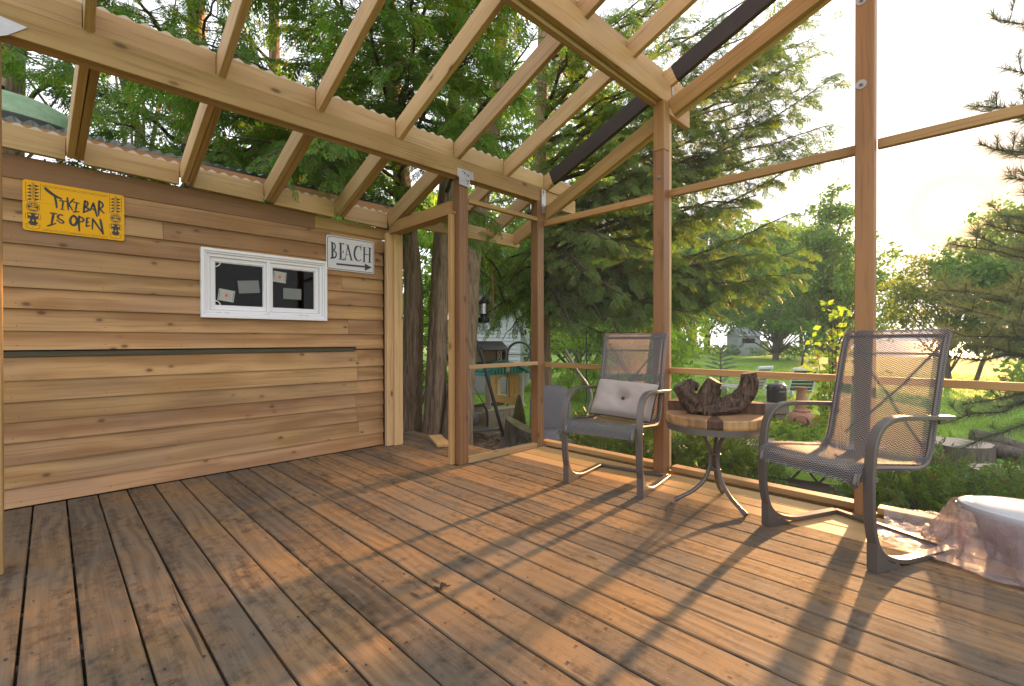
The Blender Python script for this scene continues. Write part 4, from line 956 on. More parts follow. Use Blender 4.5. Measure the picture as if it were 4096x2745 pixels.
# ------------------------------------------------------------------ foliage templates (unit length along +X, flat in XY)
def quad2(a,b,w0,w1,up=(0,0,1)):
    a=np.array(a,float);b=np.array(b,float);d=b-a;s=np.cross(up,d);s/=np.linalg.norm(s)+1e-9
    return [a-s*w0,a+s*w0,b+s*w1,b-s*w1]
def tpl_cedar(nb=6,seed=0,w=.026):
    r=np.random.default_rng(seed); Q=[quad2((0,0,0),(1,0,-.16),.016,.02)]
    for k in range(nb):
        t=.10+.85*k/nb
        for s in (-1,1):
            L=(.42-.22*t)*r.uniform(.8,1.2); a=R(r.uniform(38,58)); p=(t,0,-.16*t*t); e=(t+L*math.cos(a),s*L*math.sin(a),-.16*t*t-L*.22)
            Q.append(quad2(p,e,w*.55,w))
            m=[(p[i]*.45+e[i]*.55) for i in range(3)]; a2=a-R(34); l2=L*.42
            Q.append(quad2(m,(m[0]+l2*math.cos(a2),m[1]+s*l2*math.sin(a2),m[2]-l2*.2),w*.5,w*.85))
    V=np.array(Q).reshape(-1,3); F=np.arange(len(V)).reshape(-1,4); return V,F
def tpl_leafclump(n=10,seed=0,size=.34,star=False,spread=.55):
    r=np.random.default_rng(seed);V=[];F=[]
    for k in range(n):
        c=np.array([r.uniform(0,1),r.normal(0,spread*.5),r.normal(0,spread*.35)]); d=r.normal(size=3);d[2]-=.5;d/=np.linalg.norm(d); u=np.cross(d,r.normal(size=3));u/=np.linalg.norm(u)
        s=size*r.uniform(.7,1.2); b=len(V)
        if star:
            nrm=np.cross(d,u); pts=[]
            for j,(rr,aa) in enumerate([(.0,180),(.55,-115),(.24,-85),(.85,-50),(.32,-25),(1.0,0),(.32,25),(.85,50),(.24,85),(.55,115)]):
                pts.append(c+s*.5*(rr*math.cos(R(aa))*d+rr*math.sin(R(aa))*u))
            V+=pts
            for j in range(1,9): F.append((b,b+j,b+j+1,b+j+1))
        else:
            V+=[c-u*s*.30,c+d*s*.5-0*u,c+u*s*.30,c-d*s*.5]; F.append((b,b+1,b+2,b+3))
    return np.array(V),np.array(F)
def tpl_needles(n=26,seed=0,L=1.35,w=.019):
    r=np.random.default_rng(seed);V=[];F=[]
    for k in range(n):
        t=r.uniform(0,1); a=r.uniform(0,6.283); tilt=R(r.uniform(22,60)); d=np.array([math.cos(tilt),math.sin(tilt)*math.cos(a),math.sin(tilt)*math.sin(a)])
        p=np.array([t,0,0]); s=np.cross(d,r.normal(size=3)); s/=np.linalg.norm(s); l=L*r.uniform(.8,1.2); b=len(V)
        V+=[p-s*w,p+s*w,p+d*l]; F.append((b,b+1,b+2))
    return np.array(V),np.array(F)
CED=[tpl_cedar(6,s) for s in range(4)]
CEDS=[tpl_cedar(4,s,.06) for s in range(3)]
def frames(dirs,rolls=None,upbias=True,r=rng):
    """orthonormal frames (N,3,3) with x along dirs; z near up, rolled"""
    d=dirs/np.linalg.norm(dirs,axis=1,keepdims=True); up=np.tile([0,0,1.],(len(d),1)); y=np.cross(up,d); n=np.linalg.norm(y,axis=1,keepdims=True); y=np.where(n<1e-3,[[0,1.,0]],y/np.maximum(n,1e-6)); z=np.cross(d,y)
    if rolls is not None:
        c,s=np.cos(rolls)[:,None],np.sin(rolls)[:,None]; y,z=y*c+z*s,z*c-y*s
    return np.stack([d,y,z],2)
def place(tpls,P,D,S,roll=.5,r=rng):
    P=np.asarray(P,float);D=np.asarray(D,float);S=np.asarray(S,float); Vs=[];Fs=[];b=0
    which=r.integers(0,len(tpls),len(P)); M=frames(D,r.normal(0,roll,len(P)))
    for k,(tv,tf) in enumerate(tpls):
        i=np.where(which==k)[0]
        if not len(i): continue
        V=np.einsum('nij,vj->nvi',M[i],tv)*S[i][:,None,None]+P[i][:,None,:]
        F=tf[None]+ (np.arange(len(i))*len(tv))[:,None,None]+b
        Vs.append(V.reshape(-1,3)); Fs.append(F.reshape(-1,tf.shape[1])); b+=len(i)*len(tv)
    return np.concatenate(Vs),np.concatenate(Fs)
def crown_obj(name,V,F,mat,root,off):
    me=fastmesh(name,V-np.array(off),F,[mat]); o=bpy.data.objects.new(name,me); link(o,root); return tag(o,kind='stuff')
def bez(a,b,sag,tip,n=12):
    a=np.array(a,float);b=np.array(b,float); t=np.linspace(0,1,n)[:,None]
    p=a+(b-a)*t; p[:,2]+= (-sag*np.sin(np.pi*t[:,0])+tip*t[:,0]**3); 
    return p
class Cedar:
    def __init__(s,name,label,base,group='cedar trees around the porch'):
        s.root=thing(name,label,'tree',base,0,group); s.base=np.array(base,float); s.P=[];s.D=[];s.S=[]; s.tw=MB(); s.lim=[]
    def trunk(s,pts,r0,r1,flare=1.5):
        P=cat([tuple(p) for p in pts],5); n=len(P); P=[Vector(p)-Vector(s.base) for p in P]; ph=random.uniform(0,6)
        rad=[(r0+(r1-r0)*i/(n-1))*(1+(flare-1)*math.exp(-i/(n*.06))) for i in range(n)]
        mb=MB(); mb.tube(P,rad,22,noise=lambda i,k,m:1+.07*math.sin(5*2*math.pi*k/m+ph+i*.05)+.05*math.sin(9*2*math.pi*k/m+2*ph-i*.04)+.03*math.sin(i*.9+k))
        return mb.build('trunk',BARK_CEDAR,s.root,smooth=True,sharp=80)
    def limb(s,a,b,sag=.3,tip=.3,r=.035,dens=1.0,start=.22,twl=.36,spray=.19,droop=.35,mat=None):
        L=np.linalg.norm(np.array(b)-np.array(a)); p=bez(a,b,sag,tip); p[1:-1]+=rng.normal(0,.035*L/3,p[1:-1].shape)
        mb=MB(); mb.tube([tuple(q-s.base) for q in p],list(np.linspace(r,r*.18,len(p))),6); mb.build('limb',BARK_DARK,s.root,smooth=True)
        ts=np.arange(start,1.0,.17/(L*dens))
        for t in ts:
            i=t*(len(p)-1); k=int(i); f=i-k; q=p[k]*(1-f)+p[min(k+1,len(p)-1)]*f; d=p[min(k+1,len(p)-1)]-p[k]; d/=np.linalg.norm(d)
            for sd in (-1,1):
                if rng.random()<.22: continue
                l=L*twl*(1.12-t*.85)*rng.uniform(.55,1.15)*min(1,3.2/L+.25); ang=R(rng.uniform(38,75))*sd
                h=np.array([d[0]*math.cos(ang)-d[1]*math.sin(ang),d[0]*math.sin(ang)+d[1]*math.cos(ang),d[2]*.5+rng.uniform(-.15,.12)])
                e=q+h*l; tw=bez(q,e,-.0,-droop*l*rng.uniform(.3,1.2),6)
                s.tw.tube([tuple(x-s.base) for x in tw],[.007,.006,.005,.004,.003,.002],3,cap=False)
                m=max(3,int(l/.050*dens))
                for j in range(m):
                    tt=.12+.88*(j+rng.random())/m; i2=tt*5;k2=min(int(i2),4);f2=i2-k2; pp=tw[k2]*(1-f2)+tw[k2+1]*f2; dd=tw[k2+1]-tw[k2]; dd/=np.linalg.norm(dd)+1e-9
                    a2=R(rng.uniform(15,70))*(1 if j%2 else -1); hd=np.array([dd[0]*math.cos(a2)-dd[1]*math.sin(a2),dd[0]*math.sin(a2)+dd[1]*math.cos(a2),dd[2]-rng.uniform(.0,.55)])
                    s.P.append(pp); s.D.append(hd); s.S.append(spray*rng.uniform(.65,1.25))
        s.P.append(p[-1]); s.D.append(p[-1]-p[-2]); s.S.append(spray)
    def finish(s,mat,tpl=None,roll=.55):
        V,F=place(tpl or CED,s.P,s.D,s.S,roll); crown_obj('crown',V,F,mat,s.root,s.base)
        if s.tw.v: tag(s.tw.build('twig',BARK_DARK,s.root),kind='stuff')
        return s.root
NSPR=0
# twin-stem cedar at the shed corner, trunks seen through the doorway
cA=Cedar('cedar_tree','large many stemmed cedar with bare shaggy trunks just outside the doorway',(3.80,5.70,GZ))
cA.trunk([(3.70,5.90,GZ),(3.75,5.87,.6),(3.75,5.87,2.1),(3.60,6.03,4.1),(3.63,6.29,6.4),(3.7,6.4,9)],.165,.06)
cA.trunk([(3.86,5.52,GZ),(3.90,5.48,.5),(3.98,5.49,2.1),(4.11,5.51,3.3),(4.27,5.51,4.8),(4.5,5.6,8.5)],.16,.06)
cA.trunk([(4.02,5.22,GZ),(4.16,5.22,.4),(4.47,5.38,2.45),(4.72,5.47,3.1),(5.02,5.46,4.5),(5.4,5.5,8)],.21,.08)
def trk(h,pts):
    for a,b in zip(pts[:-1],pts[1:]):
        if a[2]<=h<=b[2]:
            f=(h-a[2])/(b[2]-a[2]); return tuple(a[i]+(b[i]-a[i])*f for i in range(3))
    return pts[-1]
TA=[(3.75,5.87,.6),(3.75,5.87,2.1),(3.60,6.03,4.1),(3.63,6.29,6.4),(3.7,6.4,9)]; TB=[(3.90,5.48,.5),(3.98,5.49,2.1),(4.27,5.51,4.8),(4.5,5.6,8.5)]; TC=[(4.16,5.22,.4),(4.47,5.38,2.45),(5.02,5.46,4.5),(5.4,5.5,8)]
for k in range(30):
    T=(TA,TB)[k%2]; h=2.9+5.6*k/30+rng.uniform(-.2,.2); a=trk(h,T); az=rng.uniform(100,330) if k%3 else rng.uniform(200,300); L=rng.uniform(2.0,3.3)*(1-.03*k)
    b=(a[0]+L*math.cos(R(az)),a[1]+L*math.sin(R(az)),a[2]+rng.uniform(-.7,.3)); cA.limb(a,b,-.1,.1,.03)
for e in ((1.40,4.0,2.70),(1.62,3.9,2.62),(1.25,4.3,2.75),(1.8,4.2,2.72),(1.5,3.7,2.85)): cA.limb((2.5,5.1,3.0),e,-.12,-.28,.014,1.5,.35,.30)
cA.limb((3.7,5.95,2.9),(2.4,5.0,3.02),-.1,.0,.02,.8)      # spray hanging over the shed eave and rafter
cA.limb((3.7,5.95,3.2),(2.3,3.6,3.5),-.15,.0,.025); cA.limb((3.7,5.95,3.6),(.9,4.6,3.6),-.1,-.1,.03)
for (h,b) in [(3.3,(1.6,3.4,4.1)),(3.8,(2.2,3.1,4.6)),(4.3,(1.0,4.1,5.2)),(4.7,(2.8,3.0,5.3)),(5.2,(1.5,3.6,6.0)),(3.5,(3.0,3.5,4.0)),(4.0,(3.3,3.0,4.9)),(5.6,(2.6,3.2,6.6)),(3.2,(.6,4.9,3.5)),(3.0,(1.2,5.2,3.1)),(2.8,(2.6,4.9,2.9)),(4.9,(.3,4.6,5.6)),(4.4,(3.9,3.4,5.4)),(5.4,(3.6,3.2,6.9))]:
    cA.limb(trk(h,TA),b,-.15,-.1,.03,.95,spray=.27)
cA.finish(L_CEDAR)
# the leaning stem's long limbs reaching right past the posts
cB=Cedar('cedar_tree','wide spreading cedar whose long drooping limbs fill the screens behind the corner post',(6.02,5.33,GZ))
cB.trunk([(6.02,5.33,GZ),(6.02,5.35,1.2),(6.0,5.35,3),(6.0,5.3,6),(6.0,5.2,9.5)],.17,.06)
TD=[(6.02,5.33,GZ),(6.02,5.35,1.2),(6.0,5.35,3),(6.0,5.3,6),(6.0,5.2,9.5)]
for (h,b,sag,tip) in [(2.9,(8.95,1.75,4.9),.1,.3),(2.6,(8.85,1.9,3.75),.3,.3),(2.3,(7.95,2.1,2.65),.25,.25),(2.1,(7.3,2.3,2.25),.1,.0),(1.7,(6.3,2.85,1.45),-.1,-.05),(2.2,(7.6,2.7,2.3),.1,.0),(2.6,(5.7,2.9,2.9),-.2,-.1),(3.4,(5.2,3.2,3.7),-.2,-.1),(2.9,(6.6,2.6,3.5),-.1,0),(3.9,(6.1,2.8,4.6),-.1,0),(1.9,(5.3,3.3,1.75),-.2,-.15),(2.2,(6.0,3.0,2.3),-.2,-.1),(4.8,(5.8,3.0,5.6),-.1,0),(2.0,(4.9,3.6,2.1),-.25,-.2),(1.6,(5.0,3.9,1.35),-.2,-.2),(3.1,(7.3,2.3,3.9),-.1,.1),(3.6,(8.3,2.2,5.2),0,.1),(2.5,(7.6,2.4,3.1),-.1,.1),(1.8,(5.9,3.4,1.5),-.15,-.2),(2.0,(7.9,2.5,1.95),.1,.0),(2.1,(8.3,3.0,2.0),.1,.0),(1.9,(8.0,3.6,1.85),.1,0),(2.2,(8.7,2.2,2.35),.1,.1),(2.0,(8.4,4.2,1.9),.1,0),(1.9,(8.6,2.7,1.75),.1,0),(1.8,(8.9,3.4,1.8),.1,0),(1.9,(9.2,3.9,1.85),.1,0),(2.1,(9.0,2.3,2.05),.1,.05),(1.9,(9.3,4.6,1.8),.1,0),(3.8,(9.3,2.2,6.4),.1,.2),(1.5,(5.5,3.3,1.25),-.2,-.2),(1.6,(4.75,3.75,1.45),-.25,-.2),(2.0,(6.2,2.9,1.95),-.1,-.1),(2.4,(5.1,3.4,2.4),-.2,-.1),(2.7,(7.0,2.4,2.9),-.1,0),(3.3,(7.9,2.4,4.4),-.1,.1),(3.0,(6.3,3.1,3.3),-.2,0),(4.4,(8.6,3.0,5.6),0,.1),(4.9,(7.6,3.0,6.0),0,.1),(3.6,(5.6,3.2,4.0),-.2,0),(4.2,(6.6,3.4,5.0),-.1,0),(5.4,(6.6,3.6,6.4),0,0),(5.8,(8.2,3.4,7.2),0,0),(4.5,(4.9,3.7,5.2),-.1,0),(2.2,(8.3,3.4,2.3),.1,.1),(1.9,(7.4,4.1,1.6),.1,0),(1.5,(6.6,4.2,1.1),0,-.1),(2.4,(7.2,5.0,2.2),0,0),(3.2,(8.0,4.8,3.6),0,0)]:
    cB.limb(trk(h,TD),b,sag,tip,.045,1.1,.16,spray=.185)
for (h,b) in [(3.4,(8.9,1.85,4.35)),(4.0,(8.6,1.85,5.4)),(3.7,(8.2,2.0,4.75)),(4.4,(9.0,1.95,5.9)),(3.0,(7.7,2.05,3.5)),(3.2,(8.4,1.95,3.95)),(3.8,(7.3,2.2,4.4)),(4.6,(7.6,2.2,5.6)),(5.0,(8.2,2.1,6.4))]:
    cB.limb(trk(h,TD),b,-.05,.1,.035,.85,.3,spray=.19)
for k in range(8):
    h=5.5+k*.5; a=trk(h,TD); az=rng.uniform(-120,30); L=rng.uniform(2,3.2); cB.limb(a,(a[0]+L*math.cos(R(az)),a[1]+L*math.sin(R(az)),a[2]+rng.uniform(-.4,.4)),-.1,.1,.03)
for (a,b) in [((4.4,5.35,2.2),(5.5,5.3,1.35)),((4.45,5.38,2.6),(5.9,5.9,1.7)),((4.5,5.4,3.0),(5.6,6.3,2.2)),((6.2,5.15,2.0),(5.0,5.6,1.5)),((6.15,5.2,2.6),(4.9,5.0,2.1)),((6.2,5.15,1.7),(5.6,5.9,1.25)),((6.2,5.2,2.9),(5.3,6.1,2.6)),((6.2,5.1,1.6),(6.9,6.2,1.2)),((6.0,5.35,2.3),(5.0,6.0,1.75)),((6.0,5.35,2.6),(5.2,6.6,1.9)),((6.0,5.35,2.1),(5.4,6.4,1.5)),((6.0,5.35,2.9),(4.8,5.6,2.5)),((6.0,5.35,3.2),(5.3,6.3,2.9)),((6.0,5.35,2.4),(4.7,5.3,1.6)),((6.0,5.35,1.9),(5.1,6.2,1.35)),((6.0,5.35,3.5),(5.0,6.5,3.2)),((6.0,5.35,1.8),(5.9,6.6,1.4))]: cB.limb(a,b,-.1,-.25,.025,1.0,.15)
cB.finish(L_CEDAR2)
# cedars behind the shed
TCOL=[]
for (x,y,lab,hs,n,seed) in [(1.3,7.3,'tall cedar directly behind the shed roof, its sprays hanging between the rafters',2.2,30,1),(2.7,8.6,'second cedar behind the shed, farther back than the other',2.2,26,2),(-.4,8.6,'cedar at the far left behind the mossy roof dome',2.7,20,3)]:
    c=Cedar('cedar_tree',lab,(x,y,GZ)); T=[(x,y,GZ),(x+.05,y,3),(x+.1,y+.1,6),(x,y,10)]; c.trunk(T,.17,.05)
    for k in range(n):
        h=hs+(7.6-.0)*k/n+rng.uniform(-.2,.2); a=trk(h,T); az=rng.uniform(190,350); L=rng.uniform(1.9,3.1)*(1-.022*k)
        c.limb(a,(a[0]+L*math.cos(R(az)),a[1]+L*math.sin(R(az)),a[2]+rng.uniform(-.6,.2)),-.1,.0,.03,.85,spray=.26)
    if seed==1:
        for (h,b) in [(2.9,(.3,5.6,3.2)),(3.4,(-.3,6.0,3.7)),(3.9,(.6,5.4,4.2)),(4.5,(.0,5.7,4.8)),(3.1,(.9,5.5,3.0)),(5.2,(.5,5.3,5.5)),(4.2,(1.1,5.0,4.4)),(5.9,(-.2,5.6,6.2)),(3.6,(1.5,5.2,3.6)),(6.4,(.9,5.0,6.6))]: c.limb(trk(h,T),b,-.1,-.15,.028,.95,.25,.36,.23)
    c.finish(L_CEDAR if seed==1 else L_CEDAR2)
# ------------------------------------------------------------------ broadleaf trees
MAPS=[tpl_leafclump(7,s,.34,True) for s in range(3)]
def blobs(center,rx,rz,n,r=rng,shell=.55,cone=0):
    """clustered points in an uneven crown: n sub-clumps each holding many leaf clumps"""
    out=[]
    for _ in range(n):
        d=r.normal(size=3); d/=np.linalg.norm(d); q=(shell+(1-shell)*r.random())
        o=d*np.array([rx,rx,rz])*q; k=1-cone*(o[2]/rz+1)/2; o[:2]*=k
        if cone and o[2]>.05*rz and r.random()<.15: continue
        out.append(np.array(center)+o)
    return np.array(out)
DENS=.45
def broadleaf(name,label,base,H,rx,rz,cz,nb,per_,size,mat,bk,tpls,group=None,cr=.9,bare=.0,trunk_r=.12,seed=5,limbs=True,cone=0):
    r=np.random.default_rng(seed); root=thing(name,label,'tree',base,0,group); per=max(6,int(per_*DENS))
    mb=MB(); P=[(0,0,0),(r.normal(0,.1),r.normal(0,.1),H*.3),(r.normal(0,.2),r.normal(0,.2),H*.6),(r.normal(0,.3),0,H*.93)]; P=cat(P,4)
    mb.tube(P,list(np.linspace(trunk_r*1.15,trunk_r*.2,len(P))),8); B=blobs((0,0,cz),rx,rz,nb,r,.4 if cone else .55,cone)
    if limbs:
        for b in B:
            k=max(1,min(len(P)-2,int(len(P)*max(.15,min(.85,(b[2]-cz*.45)/H))))); a=np.array(P[k]); q=bez(a,b,0,.2,5); mb.tube([tuple(x) for x in q],list(np.linspace(trunk_r*.32,.012,5)),4,cap=False)
    mb.build('trunk',bk,root,smooth=True)
    nb=len(B); n=nb*per; pts=np.repeat(B,per,0)+r.normal(0,cr*.42,(n,3))*np.array([1,1,.55]); D=r.normal(size=(n,3)); D[:,2]*=.4; D+=(pts-np.array([0,0,cz]))*.15
    V,F=place(tpls,pts-D*0,D,size*r.uniform(.7,1.3,n),.6,r); me=fastmesh('crown',V,F,[mat]); o=bpy.data.objects.new('crown',me); link(o,root); tag(o,kind='stuff'); return root
broadleaf('maple_tree','light green maple with pointed leaves at the far left above the shed roof',(-1.6,8.2,GZ),7,2.4,2.2,4.6,34,70,.32,L_MAPLE,BARK_GREY,MAPS,cr=.8,seed=3)
broadleaf('maple_tree','light green maple standing behind the cedars over the middle of the shed',(1.0,11.5,GZ),9,3.2,3.0,5.2,34,70,.36,L_MAPLE,BARK_GREY,MAPS,cr=1.0,seed=4)
CL=[tpl_leafclump(12,s,.36) for s in range(3)]
G2='green trees behind the neighbouring yard'
broadleaf('broadleaf_tree','bright green tree right of the neighbour house, behind the cedar limbs',(13.5,10.2,GZ),8,3.0,3.2,4.2,34,60,.55,L_FAR,BARK_GREY,CL,G2,1.1,seed=6)
broadleaf('broadleaf_tree','bright green tree seen between the cedar trunks in the doorway',(9.5,16.0,GZ),10,3.6,4.0,4.6,44,60,.6,L_MAPLE,BARK_GREY,CL,G2,1.2,seed=7)
broadleaf('broadleaf_tree','green tree left of the doorway trunks, far behind the shed',(5.5,17.5,GZ),10,3.8,4.2,5,40,60,.6,L_FAR,BARK_GREY,CL,G2,1.2,seed=8)
broadleaf('broadleaf_tree','low bright bushy tree behind the grey garden seat and ferns',(12.0,7.2,GZ),4,2.4,1.7,1.5,34,60,.42,L_MAPLE,BARK_GREY,CL,G2,.9,seed=9,trunk_r=.06)
broadleaf('broadleaf_tree','low green bush left of the dark cedar stems, beside the far yard',(8.2,13.2,GZ),4,2.4,1.9,1.4,30,55,.42,L_MAPLE,BARK_GREY,CL,G2,.9,seed=10,trunk_r=.06)
broadleaf('broadleaf_tree','tall pale green crown high behind the cedar limbs',(15.5,14.5,GZ),14,4.5,5.0,9,50,55,.7,L_FAR,BARK_GREY,CL,G2,1.5,seed=12)
# maples on the lawn
broadleaf('maple_tree','full pale green maple rising behind the chairs, cut by the tall porch post',(34.2,6.5,GZ),11.8,4.8,5.0,5.9,120,40,.60,L_FAR,BARK_GREY,CL,None,.95,seed=21,trunk_r=.2,cone=.85)
broadleaf('maple_tree','shorter rounded maple left of the tall pale maple, over the white hut',(41,11.6,GZ),11,4.6,4.6,5.6,70,70,.7,L_FAR,BARK_GREY,CL,None,1.4,seed=22,trunk_r=.22)
broadleaf('broadleaf_tree','golden backlit tree just below the low sun, sun glare in its twigs',(26.5,1.0,GZ),5.6,2.3,1.9,3.4,46,56,.40,L_GOLD,BARK_GREY,CL,None,.9,seed=23,trunk_r=.1)
broadleaf('broadleaf_tree','dense green tree right of the low sun behind the pine boughs',(25.5,-1.5,GZ),8,2.6,2.9,3.9,70,110,.5,L_FAR,BARK_GREY,CL,None,1.1,seed=24,trunk_r=.13)
broadleaf('broadleaf_tree','low bright leafy bush behind the pine boughs at the right',(13.5,-1.9,GZ),3,1.9,1.2,.9,30,70,.32,L_SAPL,BARK_GREY,CL,None,.7,seed=25,trunk_r=.05)
# tree line along the lake: three kinds copied
protos=[]
for k in range(3):
    protos.append(broadleaf('shore_tree','x',(0,0,-40),11+k,3.4,3.6,7.2+k*.5,34,60,.95,L_FAR,BARK_DARK,CL,'trees along the lake shore',1.7,seed=30+k,trunk_r=.22))
r_=np.random.default_rng(77); spots=[]
for k in range(28):
    y=11.5+1.45*k+r_.uniform(-.6,.6); x=60+r_.uniform(-3,4)-.22*k; spots.append((x,y))
for k in range(12): spots.append((66+r_.uniform(-3,3),-30+2.2*k))
for k in range(9): spots.append((30+4.4*k+r_.uniform(-1,1),36+r_.uniform(-2,3)-k*.25))
adj=['slim','broad','leaning','sparse','dense','low','tall','ragged','pale','dark']
for i,(x,y) in enumerate(spots):
    o=protos[i%3] if i<3 else copy_tree(protos[i%3]); s=r_.uniform(.95,1.35)*(.75 if y<16 else 1) if x<70 and y>0 else r_.uniform(.45,.6)
    o.location=(x,y,gh(x,y)-.05); o.rotation_euler=(0,0,r_.uniform(0,6.28)); o.scale=(s,s,s*r_.uniform(.9,1.1))
    o['label']='dark trunked green tree in the distant row between lawn and lake'
    if y>34: o['label']='distant green tree in the far left row beyond the lawn'; o['group']='trees at the far left end of the lawn'
    elif y<0: o['label']='small far tree across the bright lake shore behind the sun side trees'; o['group']='far trees right of the sun'
# undergrowth at the foot of the tree line
def under(): 
    k=r_.integers(0,2); x=57+r_.uniform(-4,5); y=r_.uniform(8,50); return x,y
n=900; pts=np.array([[*(lambda q:(q[0]-.16*max(q[1],0),q[1]))(under()),0] for _ in range(n)]); pts[:,2]=np.array([gh(p[0],p[1]) for p in pts])+r_.uniform(0,1.0,n)*r_.uniform(.2,1,n)
V,F=place(CL,pts,r_.normal(size=(n,3)),np.full(n,.9),.6,r_); o=bpy.data.objects.new('shore_undergrowth',fastmesh('shore_undergrowth',V,F,[L_FAR])); COL.objects.link(o); tag(o,kind='stuff')
# bare tree by the sun
def bare(name,label,base,H,r0,seed,lean=(0,0),depth=5):
    r=np.random.default_rng(seed); mb=MB()
    def br(p,d,L,rad,lv):
        n=5; P=[p]; 
        for k in range(n): d=d+r.normal(0,.10,3); d[2]+=.03; d/=np.linalg.norm(d); P.append(P[-1]+d*L/n)
        mb.tube([tuple(q) for q in P],list(np.linspace(rad,rad*.55,n+1)),5 if lv<2 else 3,cap=False)
        if lv<depth:
            for k in range(r.integers(2,4)):
                t=r.integers(2,n+1); a=r.normal(size=3); a-=d*a.dot(d); a/=np.linalg.norm(a); an=R(r.uniform(20,48)); br(P[t],d*math.cos(an)+a*math.sin(an),L*r.uniform(.55,.78),rad*.52,lv+1)
    br(np.zeros(3),np.array([lean[0],lean[1],1.]),H*.42,r0,0)
    root=thing(name,label,'tree',base); mb.build('trunk',BARK_GREY,root); return root
bare('bare_tree','leafless twiggy tree standing over the low sun',(28.5,.2,GZ),8.2,.09,3)
bare('bare_tree','thin leafless sapling left of the tall pale maple',(36.0,8.6,GZ),8.6,.08,8)
# ------------------------------------------------------------------ pine boughs at the right
pine=Cedar('pine_tree','long needled pine whose boughs reach in from the right edge',(7.6,-1.75,GZ),None)
pine.trunk([(7.6,-1.75,GZ),(7.6,-1.7,2),(7.6,-1.7,5),(7.6,-1.75,8)],.14,.05)
NEED=[tpl_needles(58,s) for s in range(4)]; NP=[];ND=[];NS=[]
def bough(a,b,sag,tip,r=.016,side=.5):
    p=bez(a,b,sag,tip,14); L=np.linalg.norm(np.array(b)-np.array(a)); p[1:-1]+=rng.normal(0,.02,p[1:-1].shape)
    mb=MB(); mb.tube([tuple(q-pine.base) for q in p],list(np.linspace(r,.004,14)),6); mb.build('limb',BARK_DARK,pine.root,smooth=True)
    def needle_run(P,t0):
        for k in range(len(P)-1):
            if k/len(P)<t0: continue
            d=P[k+1]-P[k]; NP.append(P[k]); ND.append(d); NS.append(max(.07,min(.13,np.linalg.norm(d)*1.2)))
    def fine(P,m): 
        t=np.linspace(0,len(P)-1,m); i=np.minimum(t.astype(int),len(P)-2); f=(t-i)[:,None]; return P[i]*(1-f)+P[i+1]*f
    needle_run(fine(p,int(L/.075)),.5)
    for k in range(3,13):
        for sd in (-1,1):
            if rng.random()<.42: continue
            d=p[k+1]-p[k] if k<13 else p[k]-p[k-1]; d=d/np.linalg.norm(d); an=R(rng.uniform(30,60))*sd; h=np.array([d[0]*math.cos(an)-d[1]*math.sin(an),d[0]*math.sin(an)+d[1]*math.cos(an),d[2]+rng.uniform(-.2,.4)]); l=side*(1.1-k/16)*rng.uniform(.6,1.1)
            tw=bez(p[k],p[k]+h*l,.02,.06,6); pine.tw.tube([tuple(x-pine.base) for x in tw],[.006,.005,.005,.004,.003,.002],4,cap=False); needle_run(fine(tw,max(4,int(l/.065))),.45)
T0=lambda z:(7.6,-1.72,z)
for (z,b,sag,tip,sd) in [(1.75,(5.75,.28,1.36),.15,.1,.45),(1.3,(5.55,.22,1.02),.1,.3,.5),(1.0,(5.75,.33,.62),-.05,.25,.5),(.7,(5.45,.12,.36),-.15,.1,.4),(1.9,(6.0,-.02,1.95),.0,.1,.4),(.4,(5.7,.12,-.05),-.3,.1,.3),(3.2,(6.5,-.35,3.35),0,.15,.5),(2.7,(6.35,-.10,2.70),.1,.1,.5),(2.4,(6.55,-.18,2.45),.1,.1,.5),(3.9,(6.6,-.45,4.3),0,.1,.4),(2.15,(6.2,-.3,2.2),0,.1,.5),(1.5,(6.2,-.3,1.55),0,.2,.5),(1.15,(6.1,-.2,.9),0,.1,.5),(.8,(6.3,-.4,.5),-.1,.1,.5),(1.6,(5.9,.05,1.75),.05,.2,.5),(1.2,(5.9,.1,1.2),0,.25,.5),(.9,(5.95,.1,.75),0,.2,.5),(2.0,(6.2,-.1,2.0),0,.15,.5),(1.4,(6.3,-.45,1.2),0,.2,.5),(.6,(6.1,-.1,.3),-.1,.1,.5),(3.5,(6.45,-.3,3.8),0,.1,.6),(4.4,(6.6,-.4,4.8),0,.1,.6),(3.0,(6.3,-.1,3.0),0,.1,.5),(1.8,(6.5,-.5,1.7),0,.2,.5),(3.6,(6.0,-.05,3.78),.0,.1,.45),(3.2,(6.1,-.12,3.35),.0,.1,.5),(2.9,(5.9,.05,3.0),.0,.1,.5),(2.5,(6.0,.02,2.68),0,.1,.5),(3.9,(6.1,-.1,4.1),0,.1,.45),(1.9,(5.65,.2,1.7),.1,.15,.5),(1.1,(5.6,.25,.85),0,.25,.5),(.85,(5.5,.2,.1),-.1,.2,.45)]:
    bough(T0(z),b,sag,tip,.017,sd)
V,F=place(NEED,NP,ND,NS,2.0); crown_obj('needles',V,F,L_PINE,pine.root,pine.base)
tag(pine.tw.build('twig',BARK_DARK,pine.root),kind='stuff')
